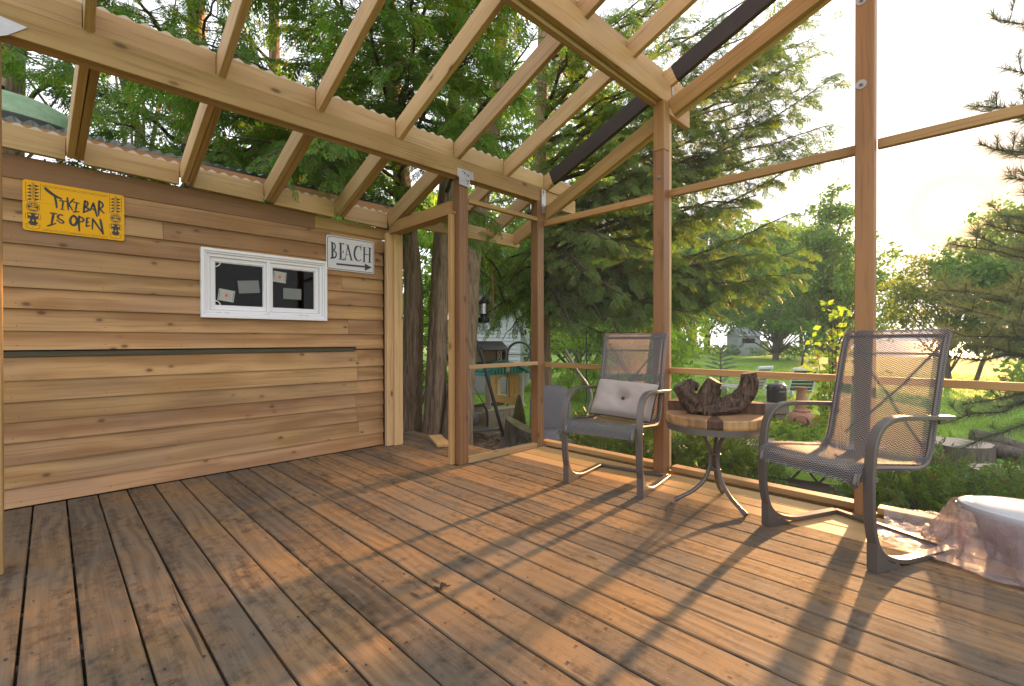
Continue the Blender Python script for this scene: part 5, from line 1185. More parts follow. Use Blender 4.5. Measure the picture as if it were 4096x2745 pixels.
# ------------------------------------------------------------------ shrubs by the deck
SHR=[tpl_cedar(4,s,.05) for s in range(4)]
def shrub(label,base,blist,n,size,group='low evergreen shrubs along the deck edge',mat=None):
    root=thing('evergreen_shrub',label,'shrub',base,0,group); P=[];D=[]
    for (c,rx,rz) in blist:
        m=int(n*rx*rx); d=rng.normal(size=(m,3)); d[:,2]=np.abs(d[:,2])*1.0-.25; d/=np.linalg.norm(d,axis=1,keepdims=True); q=(.45+.55*rng.random((m,1))**.6)
        bump=1+.10*np.sin(5*d[:,:1]+c[0])+.10*np.sin(6*d[:,1:2]+2)
        P.append(np.array(c)+d*np.array([rx,rx,rz])*q*bump); D.append(d+rng.normal(0,.35,(m,3))+np.array([0,0,.35]))
    P=np.concatenate(P);D=np.concatenate(D)
    V,F=place(SHR,P,D,size*rng.uniform(.6,1.2,len(P)),1.2); me=fastmesh('foliage',V,F,[mat or L_SHRUB]); tag(link(bpy.data.objects.new('foliage',me),root),kind='stuff')
    mb=MB()
    for k in range(14):
        a=rng.uniform(0,6.28); c,rx,rz=blist[k%len(blist)]; e=(c[0]+rx*.6*math.cos(a),c[1]+rx*.6*math.sin(a),c[2]+rz*.3); mb.tube([(c[0]*.7,c[1]*.7,0),tuple(x*.6 for x in e[:2])+(e[2]*.5,),e],[.014,.01,.004],5,cap=False)
    mb.build('stem',BARK_DARK,root); return root
shrub('rounded dark evergreen shrub behind the side table legs',(4.75,1.95,GZ),[((0,0,.40),.40,.46),((.15,-.30,.38),.30,.36),((.1,.22,.42),.28,.36)],3300,.13)
shrub('wide bright tipped evergreen shrub beside the white tub',(4.6,.15,GZ),[((0,.1,.42),.40,.42),((.15,-.35,.40),.42,.42),((.25,.40,.36),.28,.34),((.1,-.75,.36),.4,.4)],3300,.13)
shrub('dark evergreen shrub under the left patio chair',(4.35,2.85,GZ),[((0,0,.42),.36,.46),((.1,-.42,.40),.32,.40),((.05,.35,.50),.28,.42)],3300,.13)
# ferns, weeds, sapling, baby spruce
def fern(base,label,n=11,L=.62):
    root=thing('fern',label,'fern',base,0,'green ferns by the grey garden seat')
    for k in range(n):
        a=2*math.pi*k/n+rng.uniform(-.3,.3); el=rng.uniform(50,78); l=L*rng.uniform(.8,1.15); V=[];F=[]
        for j in range(20):
            t=j/19; x=l*(t*math.cos(R(el))+.35*t*t); z=l*(t*math.sin(R(el))-.35*t**2.5); w=.16*l*math.sin(math.pi*min(1,t*.9+.12))*(1.05-t*.75)
            for s in (-1,1):
                b=len(V); V+=[(x,0,z),(x+.035*l,0,z+.01),(x+.05*l,s*w,z-.02)]; F.append((b,b+1,b+2))
        V=np.array(V); c,s=math.cos(a),math.sin(a); V=np.stack([V[:,0]*c-V[:,1]*s,V[:,0]*s+V[:,1]*c,V[:,2]],1); link(bpy.data.objects.new('frond',fastmesh('frond',V,F,[L_FERN])),root)
fern((5.75,4.55,-.35),'tall upright fern just right of the grey cushioned garden seat',11,.72); fern((6.35,4.25,-.35),'smaller fern behind the seat back of the left patio chair',9,.65)
WEED=[tpl_leafclump(9,s,.5) for s in range(3)]
def weeds(name,cx,cy,rx,ry,n,size,zr=.25):
    P=np.stack([cx+rx*rng.normal(0,.5,n),cy+ry*rng.normal(0,.5,n),GZ+rng.random(n)**1.5*zr],1); V,F=place(WEED,P,np.stack([rng.normal(0,1,n),rng.normal(0,1,n),np.abs(rng.normal(0,.5,n))],1),np.full(n,size),.8); o=bpy.data.objects.new(name,fastmesh(name,V,F,[L_WEED])); COL.objects.link(o); tag(o,kind='stuff')
weeds('weed_patch',9.2,2.5,1.0,1.0,650,.13); weeds('weed_patch',10.2,1.4,1.0,.8,420,.14); weeds('ground_ivy',7.0,-.5,.9,.7,500,.12,.35); weeds('weed_patch',6.6,4.7,.9,.7,260,.13,.4)
sap=thing('maple_sapling','slender sapling with yellow green and reddish leaves left of the right patio chair','sapling',(7.75,1.42,GZ))
mb=MB(); SP=[];SD=[]
for k in range(7):
    a=rng.uniform(0,6.28); e=np.array([rng.normal(0,.26),rng.normal(0,.26),rng.uniform(1.1,2.05)]); p=bez((rng.normal(0,.05),rng.normal(0,.05),0),e,0,.1,9); mb.tube([tuple(x) for x in p],list(np.linspace(.012,.003,9)),5,cap=False)
    for t in range(3,9):
        for _ in range(5): SP.append(p[t]+rng.normal(0,.12,3)); SD.append(rng.normal(size=3)*np.array([1,1,.4]))
mb.build('stem',BARK_DARK,sap); V,F=place([tpl_leafclump(3,s,.62,False) for s in range(3)],SP,SD,np.full(len(SP),.17),.6); tag(link(bpy.data.objects.new('leaves',fastmesh('leaves',V,F,[L_SAPL])),sap),kind='stuff')
spr=thing('spruce_sapling','small blue green spruce standing alone on the lawn behind the driftwood','spruce',(19.5,7.55,gh(19.5,7.55)))
mb=MB(); mb.tube([(0,0,0),(0,0,1.75)],[.035,.008],6); NPs=[];NDs=[]
for k in range(9):
    z=.12+.16*k; L=.72*(1-k/10)
    for j in range(6):
        a=j*1.047+k*.5; e=(L*math.cos(a),L*math.sin(a),z+.1); mb.tube([(0,0,z),e],[.012,.004],4)
        for t in np.linspace(.2,1,6): NPs.append((e[0]*t,e[1]*t,z+.1*t)); NDs.append((e[0],e[1],.1))
mb.build('trunk',BARK_GREY,spr); V,F=place([tpl_needles(30,9,.5,.03)],NPs,NDs,np.full(len(NPs),.15),2); tag(link(bpy.data.objects.new('needles',fastmesh('needles',V,F,[L_SPRUCE])),spr),kind='stuff')
# ------------------------------------------------------------------ yard behind the corner: swing, playhouse, house
TUBE=plain('dark grey swing tube',(.085,.09,.095),.35,.4,.1,5)
CLOTH=plain('brown grey swing cloth',(.15,.135,.125),.9,var=.2,scale=6,bump=.2); GREYC=plain('light grey seat cloth',(.17,.17,.19),.9,var=.12,scale=5,bump=.15)
sw=thing('garden_swing','brown cushioned garden swing under a dark tubular A frame, beside the playhouse','swing',(4.95,5.85,GZ))
ax=Vector((.943,-.333,0)); bx=Vector((.333,.943,0)); up=Vector((0,0,1))
for e in (0,1):
    o_=bx*(1.95*e)
    for s,nm in ((1,.54),(-1,.54)):
        f=o_+ax*(s*.54); top=o_+up*1.74
        mb=MB(); P=cat([tuple(f),tuple(f+(top-f)*.5+ax*s*.02),tuple(f+(top-f)*.86+ax*s*.03),tuple(top-ax*s*.0)],5); mb.tube(P,.030,10); mb.build('frame_leg',TUBE,sw,smooth=True)
    mb=MB(); a=o_+ax*.46+up*.26; b=o_-ax*.46+up*.26; mb.tube([tuple(a),tuple(b)],.014,8); mb.build('cross_bar',TUBE,sw,smooth=True)
mb=MB(); mb.tube([tuple(up*1.74-bx*.04),tuple(up*1.74+bx*2.0)],.032,10); mb.build('top_beam',TUBE,sw,smooth=True)
for k in (.32,1.62):
    mb=MB(); c=bx*k
    for j in range(2): mb.tube([tuple(c+up*1.72),tuple(c+up*1.1),tuple(c+ax*(.30 if j else -.30)+up*.62)],.007,5)
    mb.build('hanger_chain',TUBE,sw)
    mb=MB(); P=cat([tuple(c+ax*.34+up*x) for x in (.26,.45)]+[tuple(c+ax*.30+up*.60),tuple(c+ax*.18+up*.63),tuple(c-ax*.32+up*.60),tuple(c-ax*.36+up*.3)],5); mb.tube(P,.020,8); mb.build('armrest',TUBE,sw,smooth=True)
def pad(name,c,dx,dy,dz,m,parent,tilt=0,seg=6):
    """puffy cushion block: centre c, half extents along ax,bx,up"""
    bm=bmesh.new(); bmesh.ops.create_cube(bm,size=2); bmesh.ops.subdivide_edges(bm,edges=bm.edges[:],cuts=seg,use_grid_fill=True)
    for v in bm.verts:
        q=v.co.copy(); k=lambda a:1-.22*abs(a)**4
        v.co=Vector((q.x*k(q.y)*k(q.z),q.y*k(q.x)*k(q.z),q.z*(1.05-.25*(abs(q.x)**4+abs(q.y)**4)/2)+.06*math.sin(3*q.x)*math.sin(4*q.y)))
    M=Matrix((ax*dx,bx*dy,up*dz)).transposed()
    for v in bm.verts: v.co=M@v.co
    me=bpy.data.meshes.new(name); bm.to_mesh(me); bm.free(); me.materials.append(m); me.polygons.foreach_set('use_smooth',[True]*len(me.polygons))
    o=bpy.data.objects.new(name,me); link(o,parent,c); return o
pad('seat_cushion',tuple(bx*.97+up*.36+ax*.02),.30,.62,.13,CLOTH,sw); pad('back_cushion',tuple(bx*.97+up*.66-ax*.30),.10,.60,.30,CLOTH,sw)
# toy playhouse
TAN=plain('tan moulded plastic',(.40,.34,.24),.6,var=.12); YELP=plain('yellow moulded plastic',(.72,.40,.08),.5,var=.08); TEAL=plain('teal moulded plastic',(.02,.21,.16),.4,var=.15); CRP=plain('cream plastic',(.58,.52,.38),.55)
ph=thing('toy_playhouse','plastic toy playhouse with teal shingled roof, yellow window wall and tan brick front','playhouse',(5.66,6.34,GZ))
PW,PD=.92,.95
mb=MB(); mb.box((.0,.0,0),(PW,.06,.46)); mb.box((.0,.06,0),(.06,PD,.40)); mb.box((.06,PD-.06,0),(PW,PD,.40)); mb.box((-.03,-.03,0),(PW+.03,0.0,.05)); mb.build('lower_wall',TAN,ph,bevel=.01)
br=MB()
for row in range(4):
    for k in range(5):
        x0=.13+k*.165+(.08 if row%2 else 0); 
        if x0+.15<PW: br.box((x0,-.016,.07+row*.085),(x0+.152,.001,.145+row*.085))
br.build('moulded_brick',TAN,ph,bevel=.006)
mb=MB(); mb.box((-.04,-.05,.46),(PW+.05,.09,.50)); mb.build('counter',CRP,ph,bevel=.012)
mb=MB(); mb.box((-.06,-.06,0),(.10,.10,.46)); mb.build('corner_base',TAN,ph,bevel=.015)
for (x,y,z0) in ((.03,.03,.46),(PW-.03,.02,.50),(.02,PD-.03,.40),(PW-.03,PD-.03,.4)):
    mb=MB(); mb.lathe([(.075,0),(.075,.03),(.055,.045),(.052,.60),(.07,.625),(.07,.66)],14); mb.build('pillar',TAN if x<.5 else CRP,ph,(x,y,z0),smooth=True)
# yellow wall with arched opening on the far side (X = PW)
mb=MB(); x0,x1=PW-.07,PW-.02; ya,yb=.36,.62; zb,zs=.66,.92; zc=zs
arch=[(yb,zs)]+[((ya+yb)/2+(yb-ya)/2*math.cos(a),zs+(yb-ya)/2*math.sin(a)) for a in np.linspace(0,math.pi,9)][1:-1]+[(ya,zs)]
mb.box((x0,.05,.48),(x1,PD,zb)); mb.box((x0,.05,zb),(x1,ya,1.16)); mb.box((x0,yb,zb),(x1,PD,1.16))
for (a,b),(c,d) in zip(arch[:-1],arch[1:]): mb.prism([(x0,a,b),(x0,c,d),(x0,c,1.16),(x0,a,1.16)],(x1-x0,0,0))
mb.build('window_wall',YELP,ph)
mb=MB()
for (a,b),(c,d) in zip(arch[:-1],arch[1:]):
    m_=((ya+yb)/2,zs); f=1.22; mb.prism([(x0-.02,a,b),(x0-.02,c,d),(x0-.02,m_[0]+(c-m_[0])*f,m_[1]+(d-m_[1])*f),(x0-.02,m_[0]+(a-m_[0])*f,m_[1]+(b-m_[1])*f)],(.02,0,0))
mb.box((x0-.02,ya-.03,zb),(x0,ya,zs)); mb.box((x0-.02,yb,zb),(x0,yb+.03,zs)); mb.box((x0-.035,ya-.05,zb-.03),(x0,yb+.05,zb)); mb.build('window_surround',CRP,ph)
mb=MB()
for k in range(2): mb.box((x0-.012,.70,.70+k*.17),(x0,.80,.82+k*.17)); mb.box((x0-.012,.17,.70+k*.17),(x0,.27,.82+k*.17))
mb.build('shutter',YELP,ph)
mb=MB(); mb.box((.10,PD-.05,.42),(PW-.1,PD-.02,.46)); mb.box((.35,.2,.50),(.62,.42,.54)); mb.build('seat_pad',plain('maroon plastic',(.16,.03,.06),.5),ph,bevel=.01)
# roof: curved gable, shingles on the visible slope
def rz_(x): u=(x-PW/2)/(PW/2+.10); return 1.13+.20*(1-abs(u)**1.7)
mb=MB(); xs_=[-.10+(PW+.2)*k/16 for k in range(17)]
poly=[(x,rz_(x)+.03) for x in xs_]+[(x,rz_(x)-.02) for x in xs_[::-1]]
for i in range(16):
    a,b=xs_[i],xs_[i+1]; mb.prism([(a,-.10,rz_(a)-.02),(b,-.10,rz_(b)-.02),(b,-.10,rz_(b)+.03),(a,-.10,rz_(a)+.03)],(0,PD+.2,0))
mb.build('roof',TEAL,ph,smooth=True)
mb=MB(); mb.v=[]; 
gp=[(x,rz_(x)-.02) for x in xs_[1:-1]]+[(PW-.0,1.12),(.0,1.12)]; mb.prism([(x,-.04,z) for x,z in gp],(0,.05,0)); mb.build('gable',TEAL,ph)
mb=MB()
for k in range(11): x=.06+k*.08; mb.box((x,-.052,1.13),(x+.012,-.04,rz_(x)-.03))
mb.build('gable_groove',plain('dark teal',(.012,.14,.11),.5),ph)
mb=MB()
for i in range(5):
    for j in range(7):
        x=-.085+i*.105; y=-.09+j*.16+(.08 if i%2 else 0); x2=x+.115; 
        if y+.15<PD+.1: mb.prism([(x,y,rz_(x)+.052),(x2,y,rz_(x2)+.034),(x2,y+.148,rz_(x2)+.034),(x+.03,y+.148,rz_(x+.03)+.05),(x,y+.11,rz_(x)+.052),(x,y+.04,rz_(x)+.052)],(0,0,.010))
mb.build('shingle_relief',TEAL,ph)
mb=MB(); mb.box((PW*.5-.05,-.06,1.17),(PW*.5+.04,-.04,1.25)); mb.build('badge',plain('tan badge',(.5,.4,.22),.5),ph)
# little barn on the playhouse roof
bn=thing('toy_barn','small red barn box with dark ribbed roof on the teal playhouse roof','barn box',(6.05,6.75,GZ+1.345))
BROWN=plain('weathered brown boards',(.17,.10,.065),.7,var=.25); BRED=plain('barn red paint',(.22,.06,.045),.6,var=.2)
mb=MB(); mb.box((-.29,-.16,0),(.29,.16,.24)); mb.build('body',BROWN,bn)
mb=MB(); mb.prism([(.292,-.17,0),(.292,.17,0),(.292,.17,.24),(.292,.0,.36),(.292,-.17,.24)],(.012,0,0)); mb.box((.05,-.172,.01),(.29,-.161,.235)); mb.build('red_front',BRED,bn)
mb=MB()
for a,b in (((.07,.03),(.17,.2)),((.17,.03),(.07,.2))): mb.bar((a[0],-.176,a[1]),(b[0],-.176,b[1]),.008,.012,(0,1,0))
for p,q in (((.07,.03),(.17,.03)),((.07,.2),(.17,.2)),((.07,.03),(.07,.2)),((.17,.03),(.17,.2))): mb.bar((p[0],-.178,p[1]),(q[0],-.178,q[1]),.008,.012,(0,1,0))
mb.build('door_cross',plain('dull white paint',(.5,.46,.42),.6),bn)
mb=MB(); mb.box((.20,-.178,.04),(.27,-.171,.2)); mb.build('door_opening',DARKIN,bn)
mb=MB()
for s in (-1,1): mb.prism([(-.34,s*.22,.22),(-.34,0,.385),(-.34,0,.40),(-.34,s*.235,.235)],(.68,0,0))
for s in (-1,1):
    for k in range(9): mb.bar((-.34,s*(.22-.024*k),.24+.018*k),(.34,s*(.22-.024*k),.24+.018*k),.006,.012)
mb.build('roof',plain('dark ribbed roof',(.045,.042,.045),.7),bn)
# inverted U stand behind the playhouse
st=thing('hoop_stand','tall dark inverted U pipe stand behind the right end of the playhouse','stand',(7.15,7.0,GZ))
mb=MB(); u=Vector((.62,-.78,0)); P=[tuple(-u*.26)]+[tuple(-u*.26+up*1.35)]+[tuple(u*(.26*math.cos(a))+up*(1.45+.27*math.sin(a))) for a in np.linspace(math.pi,0,13)]+[tuple(u*.26+up*1.35),tuple(u*.62+up*.02)]
mb.tube(P,.028,8); mb.build('pipe',TUBE,st,smooth=True); mb=MB(); mb.tube([tuple(-u*.25+up*1.45),tuple(u*.25+up*1.45)],.012,6); mb.build('cross_rod',TUBE,st)
# moss cone on a stand, stump, lantern
mc=thing('moss_cone','mossy cone topiary on a thin black stand beside the playhouse','topiary',(5.98,5.86,GZ))
MOSS=plain('moss',(.11,.10,.035),.95,var=.5,scale=24,bump=1)
mb=MB(); mb.lathe([(.115,.30),(.12,.33),(.105,.42),(.085,.52),(.055,.66),(.025,.76),(.0,.79)],14); mb.build('cone',MOSS,mc,smooth=True)
mb=MB(); mb.lathe([(.13,.265),(.14,.285),(.13,.30)],16)
for k in range(3): a=2.1*k+.4; mb.tube([(.12*math.cos(a),.12*math.sin(a),.27),(.06*math.cos(a),.06*math.sin(a),.12),(.14*math.cos(a),.14*math.sin(a),0)],.008,5)
mb.build('stand',BLK,mc)
sp_=thing('tree_stump','greying tree stump with a slanted mossy cut top, just beyond the low sole rail','stump',(5.55,5.42,GZ))
mb=MB(); n=26
for L,(z,r) in enumerate(((0,.36),(.06,.31),(.16,.265),(.28,.24))):
    for k in range(n):
        a=2*math.pi*k/n; fl=1+(.16*math.sin(3*a+1)+.10*math.sin(5*a))*max(0,1-z*4)
        zz=z if L<3 else .34+.13*math.cos(a-2.2)
        mb.v.append((r*fl*math.cos(a),r*fl*math.sin(a),zz))
for L in range(3):
    for k in range(n): mb.face((L*n+k,L*n+(k+1)%n,(L+1)*n+(k+1)%n,(L+1)*n+k))
mb.build('trunk_base',bark('stump bark',(.06,.05,.04),(.22,.19,.15),.7),sp_,smooth=True)
mb=MB(); mb.add([(.238*math.cos(a),.238*math.sin(a),.345+.13*math.cos(a-2.2)) for a in np.linspace(0,6.283,27)[:-1]],[tuple(range(26))]); t=NT('mossy cut wood'); o_=t.obj(); MCUT=t.principled(t.mix(t.ramp(t.noise(o_,7,4),[(.42,0),(.6,1)]),(.30,.24,.16),(.17,.19,.05)),.8); mb.build('cut_top',MCUT,sp_)
ln=thing('bird_feeder','black lantern shaped bird feeder with clear sides hanging in the cedar','bird feeder',(4.60,5.25,1.27))
DM=plain('black feeder metal',(.02,.021,.022),.45,.3)
mb=MB(); mb.lathe([(.0,0),(.085,.0),(.095,.03),(.09,.075),(.06,.085),(.05,.12),(.07,.13)],14); mb.build('base',DM,ln,smooth=True)
t=NT('feeder tube'); g1=t.node('ShaderNodeBsdfTransparent'); g1.inputs[0].default_value=(.75,.73,.68,1); g2=t.node('ShaderNodeBsdfGlossy'); g2.inputs['Roughness'].default_value=.1; m_=t.node('ShaderNodeMixShader'); m_.inputs[0].default_value=.25; t.l.new(g1.outputs[0],m_.inputs[1]); t.l.new(g2.outputs[0],m_.inputs[2]); t.l.new(m_.outputs[0],t.out.inputs[0])
mb=MB(); mb.lathe([(.062,.13),(.062,.29)],14); mb.build('clear_tube',t.mat,ln,smooth=True)
mb=MB(); mb.lathe([(.085,.285),(.09,.30),(.06,.345),(.03,.36),(.03,.38),(.0,.40)],14); mb.tube([(0,0,.40),(0,.02,.62),(-.1,.05,.85)],.006,5); mb.build('lid',DM,ln,smooth=True)
for k in range(4): a=k*1.57; mb=MB(); mb.tube([(.075*math.cos(a),.075*math.sin(a),.12),(.075*math.cos(a),.075*math.sin(a),.30)],.006,4); mb.build('rod',DM,ln)
mb=MB(); mb.tube([(0,0,.84),(.02,0,.55),(.05,.02,.05)],[.004,.02,.003],6); o_=mb.build('snag',plain('broken stub',(.30,.15,.06),.8),ln,(.11,-.06,.0))
# grey cushioned garden seat and green trellis
gs=thing('garden_sofa','light grey cushioned garden seat with metal frame, right of the corner post','garden seat',(4.98,4.20,GZ))
ax,bx=Vector((-.62,-.78,0)),Vector((-.78,.62,0))
pad('seat_cushion',tuple(up*.40),.30,.30,.09,GREYC,gs); pad('back_cushion',tuple(up*.74-ax*.28),.09,.30,.34,GREYC,gs); pad('front_flap',tuple(up*.22+ax*.28),.03,.29,.14,GREYC,gs)
mb=MB()
for s in (-1,1):
    for r in (-1,1): mb.tube([tuple(bx*s*.29+ax*r*.28),tuple(bx*s*.29+ax*r*.26+up*.36)],.018,6)
mb.build('frame',TUBE,gs)
gf=thing('swing_frame','grey tubular A frame standing among the ferns behind the left patio chair','frame',(5.9,4.15,GZ))
for s in (-1,1):
    mb=MB(); P=cat([(-.42*s*.70,.42*s*.70,0.02),(-.10*s,.10*s,.55),(-.05*s,.05*s,.95),(-.20*s,.20*s,1.30),(-.33*s,.33*s,1.62)],5); mb.tube(P,.024,8); mb.build('frame_leg',plain('silver grey tube',(.30,.29,.28),.35,.6),gf,smooth=True)
mb=MB()
for s in (-.3,.3): mb.tube([(-s*.7,s*.7,1.6),(-s*1.0,s*1.0,.5)],.006,4)
mb.build('tie_rod',TUBE,gf)
tr=thing('garden_trellis','dark green wire trellis panels behind the ferns','trellis',(7.7,4.9,GZ))
GRW=plain('green wire',(.03,.09,.05),.5)
for x in (-.6,0,.6):
    mb=MB(); mb.tube([(x*.71,-x*.71,0),(x*.71,-x*.71,2.0)],.014,6); mb.build('upright',GRW,tr)
for z in (.5,.85,1.2,1.55,1.9):
    mb=MB(); mb.tube([(-.6*.71,.6*.71,z),(.6*.71,-.6*.71,z)],.009,5); mb.build('crossbar',GRW,tr)
# neighbouring house
SIDEW=plain('white lap siding',(.62,.66,.72),.6,var=.05); CONC=plain('grey concrete',(.30,.30,.31),.9,var=.15,bump=.4)
nh=thing('neighbour_house','white lap sided house with grey foundation beyond the playhouse','house',(9.9,12.1,GZ))
ex=Vector((.62,-.78,0)); ey=Vector((.78,.62,0))
def hb(mb,a0,a1,b0,b1,z0,z1): mb.prism([tuple(ex*a+ey*b+up*z0) for a,b in ((a0,b0),(a1,b0),(a1,b1),(a0,b1))],(0,0,z1-z0))
mb=MB(); hb(mb,-.45,1.75,0,4,0,.98); mb.build('foundation',CONC,nh)
mb=MB()
for k in range(15): z=.985+.125*k; mb.prism([tuple(ex*-.47+ey*-.035+up*z),tuple(ex*-.47+ey*.0+up*z),tuple(ex*-.47+up*(z+.125)),tuple(ex*-.47+ey*-.008+up*(z+.125))],tuple(ex*2.23))
hb(mb,-.45,1.75,.001,4,.985,2.86); mb.build('siding',SIDEW,nh)
mb=MB(); mb.prism([tuple(ex*-.7+ey*-.4+up*2.865),tuple(ex*-.7+ey*4.4+up*2.865),tuple(ex*-.7+ey*2+up*3.9)],tuple(ex*2.7)); mb.build('roof',plain('grey shingle roof',(.12,.12,.13),.9,var=.3,scale=20),nh)
mb=MB(); hb(mb,1.70,1.78,-.05,.03,.99,2.86); mb.build('corner_trim',SIDEW,nh)
# ------------------------------------------------------------------ lawn side: chiminea, smoker, loungers, logs
t=NT('terracotta clay'); o_=t.obj(); n=t.noise(o_,6,5,.65); TERRA=t.principled(t.mix(t.ramp(n,[(.35,0),(.65,1)]),(.33,.13,.075),(.44,.25,.16)),.8,0,t.bump(t.noise(o_,60,3),.3,.005)); SOOT=plain('sooty clay',(.10,.065,.05),.9,var=.3)
ch=thing('chiminea','terracotta chiminea with round bowl, tall neck and mesh covered mouth among the weeds','chiminea',(9.85,2.35,GZ))
prof=[(.10,.10),(.17,.12),(.215,.18),(.235,.26),(.225,.34),(.185,.41),(.14,.435),(.145,.445),(.145,.465),(.135,.475),(.12,.52),(.095,.64),(.085,.74),(.09,.745),(.09,.755),(.083,.76),(.082,.82),(.095,.87),(.105,.885),(.10,.895),(.085,.885)]
mb=MB(); mb.lathe(prof,28); mb.build('body',TERRA,ch,smooth=True)
md=Vector((-9.85,-2.0,0)).normalized(); ms_=Vector((md.y,-md.x,0))
mb=MB(); c=md*.205+up*.265; nrm=(md+up*.1).normalized(); u2=ms_; v2=nrm.cross(u2)
mb.tube([tuple(c+(u2*math.cos(a)*.135+v2*math.sin(a)*.115)) for a in np.linspace(0,6.283,25)],.013,6,cap=False); mb.build('mouth_rim',TERRA,ch,smooth=True)
mb=MB(); mb.add([tuple(c+nrm*.012+(u2*math.cos(a)*.128+v2*math.sin(a)*.108)) for a in np.linspace(0,6.283,25)[:-1]],[tuple(range(24))]); mb.build('mouth_mesh',SOOT,ch)
mb=MB(); mb.lathe([(.15,0),(.12,.04),(.115,.12)],12); mb.build('stand',BLK,ch); mb=MB(); q=c+u2*-.15; mb.bar(tuple(q-u2*.03),tuple(q+u2*.02),.012,.012); mb.build('door_handle',STEEL,ch)
ft=thing('fire_tools','black wrought iron fire tool stand close beside the terracotta chiminea','fire tools',(9.93,2.02,GZ))
IRON=plain('black iron',(.03,.03,.032),.5,.5)
mb=MB(); mb.lathe([(.10,0),(.10,.012),(.012,.02),(.010,.50)],10); mb.tube([(-.08,0,.48),(.08,0,.48)],.007,5); mb.tube([(0,0,.50),(.03,0,.55),(0,0,.58),(-.03,0,.55),(0,0,.5)],.006,5); mb.build('stand',IRON,ft)
for k,(dx,nm) in enumerate(((-.075,'poker'),(-.03,'brush'),(.035,'tongs'),(.078,'shovel'))):
    mb=MB(); mb.tube([(dx,.03*(-1)**k,.50),(dx,.03*(-1)**k,.08)],.006,5); 
    if nm=='shovel': mb.box((dx-.04,-.04,.03),(dx+.04,-.028,.12))
    if nm=='brush': mb.lathe([(.02,.04),(.035,.05),(.03,.12),(.01,.13)],8,(dx,-.03,0))
    mb.tube([(dx,.03*(-1)**k,.50),(dx+.012,.03*(-1)**k,.53),(dx,.03*(-1)**k,.55)],.007,5); mb.build(nm,IRON,ft)
tm=thing('timber_block','big grey timber bench block on upright posts, under the black smoker','timber',(10.45,3.02,GZ))
tv=Vector((.7105,-.7037,0)); dv=Vector((.7037,.7105,0))
mb=MB(); mb.bar(tuple(tv*-.45+up*.38),tuple(tv*.26+up*.38),.32,.22); mb.build('top_beam',W_GREY,tm,bevel=.012)
for x in (-.36,-.14,.05,.17): mb=MB(); mb.bar(tuple(tv*x),tuple(tv*x+up*.268),.13,.24,tuple(dv)); mb.build('upright',W_GREY,tm,bevel=.01)
sm=thing('smoker','black bullet smoker with domed lid and round thermometer on the timber block','smoker',(10.60,2.98,GZ+.491))
BE_=plain('black enamel',(.02,.021,.023),.32,.1)
mb=MB(); mb.lathe([(.17,0),(.182,.01),(.182,.25),(.188,.255),(.188,.27)],24); mb.build('barrel',BE_,sm,smooth=True)
mb=MB(); mb.lathe([(.188,.272),(.186,.30),(.165,.345),(.12,.375),(.05,.39),(0,.392)],24); lid_=mb.build('lid',BE_,sm,smooth=True)
mb=MB(); mb.bar(tuple(tv*-.045+up*.425),tuple(tv*.045+up*.425),.02,.014); mb.bar(tuple(tv*-.03+up*.385),tuple(tv*-.03+up*.42),.01,.01); mb.bar(tuple(tv*.03+up*.385),tuple(tv*.03+up*.42),.01,.01); mb.build('lid_handle',BE_,lid_)
mb=MB(); mb.lathe([(.026,0),(.026,.008),(0,.009)],14); th=mb.build('thermometer',BOLT,lid_,tuple(-dv*.176+up*.318)); th.rotation_euler=(R(90),0,R(-44.7))
mb=MB(); mb.bar(tuple(-dv*.20+tv*-.06+up*.225),tuple(-dv*.20+tv*.06+up*.225),.012,.016); mb.build('side_handle',BOLT,sm)
LWHITE=plain('white garden plastic',(.74,.75,.74),.4,var=.05); LGREEN=plain('dark green slats',(.03,.09,.075),.5)
def lounger(label,loc,rz,slat):
    r=thing('sun_lounger',label,'sun lounger',loc,rz,'sun loungers on the lawn')
    for s in (-1,1):
        mb=MB(); mb.bar((s*.31,-.3,.32),(s*.31,1.35,.32),.05,.06); mb.build('side_rail',LWHITE,r,bevel=.008)
        mb=MB(); mb.bar((s*.31,-.25,.34),(s*.31,-.58,.98),.05,.05); mb.build('back_frame',LWHITE,r,bevel=.008)
        mb=MB(); mb.bar((s*.31,-.02,0),(s*.31,-.08,.30),.05,.07,(0,1,0)); mb.build('leg',LWHITE,r,bevel=.008)
        mb=MB(); mb.lathe([(.0,-.025),(.12,-.025),(.12,.025),(.0,.025)],18); w=mb.build('wheel',LWHITE,r,(s*.36,1.1,.12)); w.rotation_euler=(0,R(90),0)
        mb=MB(); mb.sweep([(.55,.34),(.5,.5),(.4,.55),(.0,.55),(-.1,.45)],.05,.03,s*.33); mb.build('armrest',LWHITE,r)
    mb=MB(); mb.bar((-.31,-.58,.98),(.31,-.58,.98),.05,.05); mb.build('back_top',LWHITE,r,bevel=.008)
    for k in range(6):
        f=.1+.15*k; mb=MB(); a=Vector((0,-.25-.33*f,.34+.64*f)); d=Vector((0,-.33,.64)).normalized(); mb.bar(tuple(a+Vector((-.285,0,0))),tuple(a+Vector((.285,0,0))),.012,.085,tuple(d)); mb.build('slat',slat,r)
        mb=MB(); b=a+d*.052; mb.bar(tuple(b+Vector((-.285,.0,0))),tuple(b+Vector((.285,.0,0))),.016,.012,tuple(d)); mb.build('slat_edge',LWHITE,r)
    for k in range(9): mb=MB(); y=-.2+.17*k; mb.bar((-.285,y,.34),(.285,y,.34),.13,.015); mb.build('slat',slat,r)
    return r
lounger('white sun lounger with dark green back slats behind the smoker',(15.1,3.75,gh(15,3.7)),R(-52),LGREEN)
lounger('white sun lounger with grey slats, left one beside the driftwood',(15.0,5.0,gh(15,5)),R(-18),plain('grey slats',(.26,.25,.22),.6))
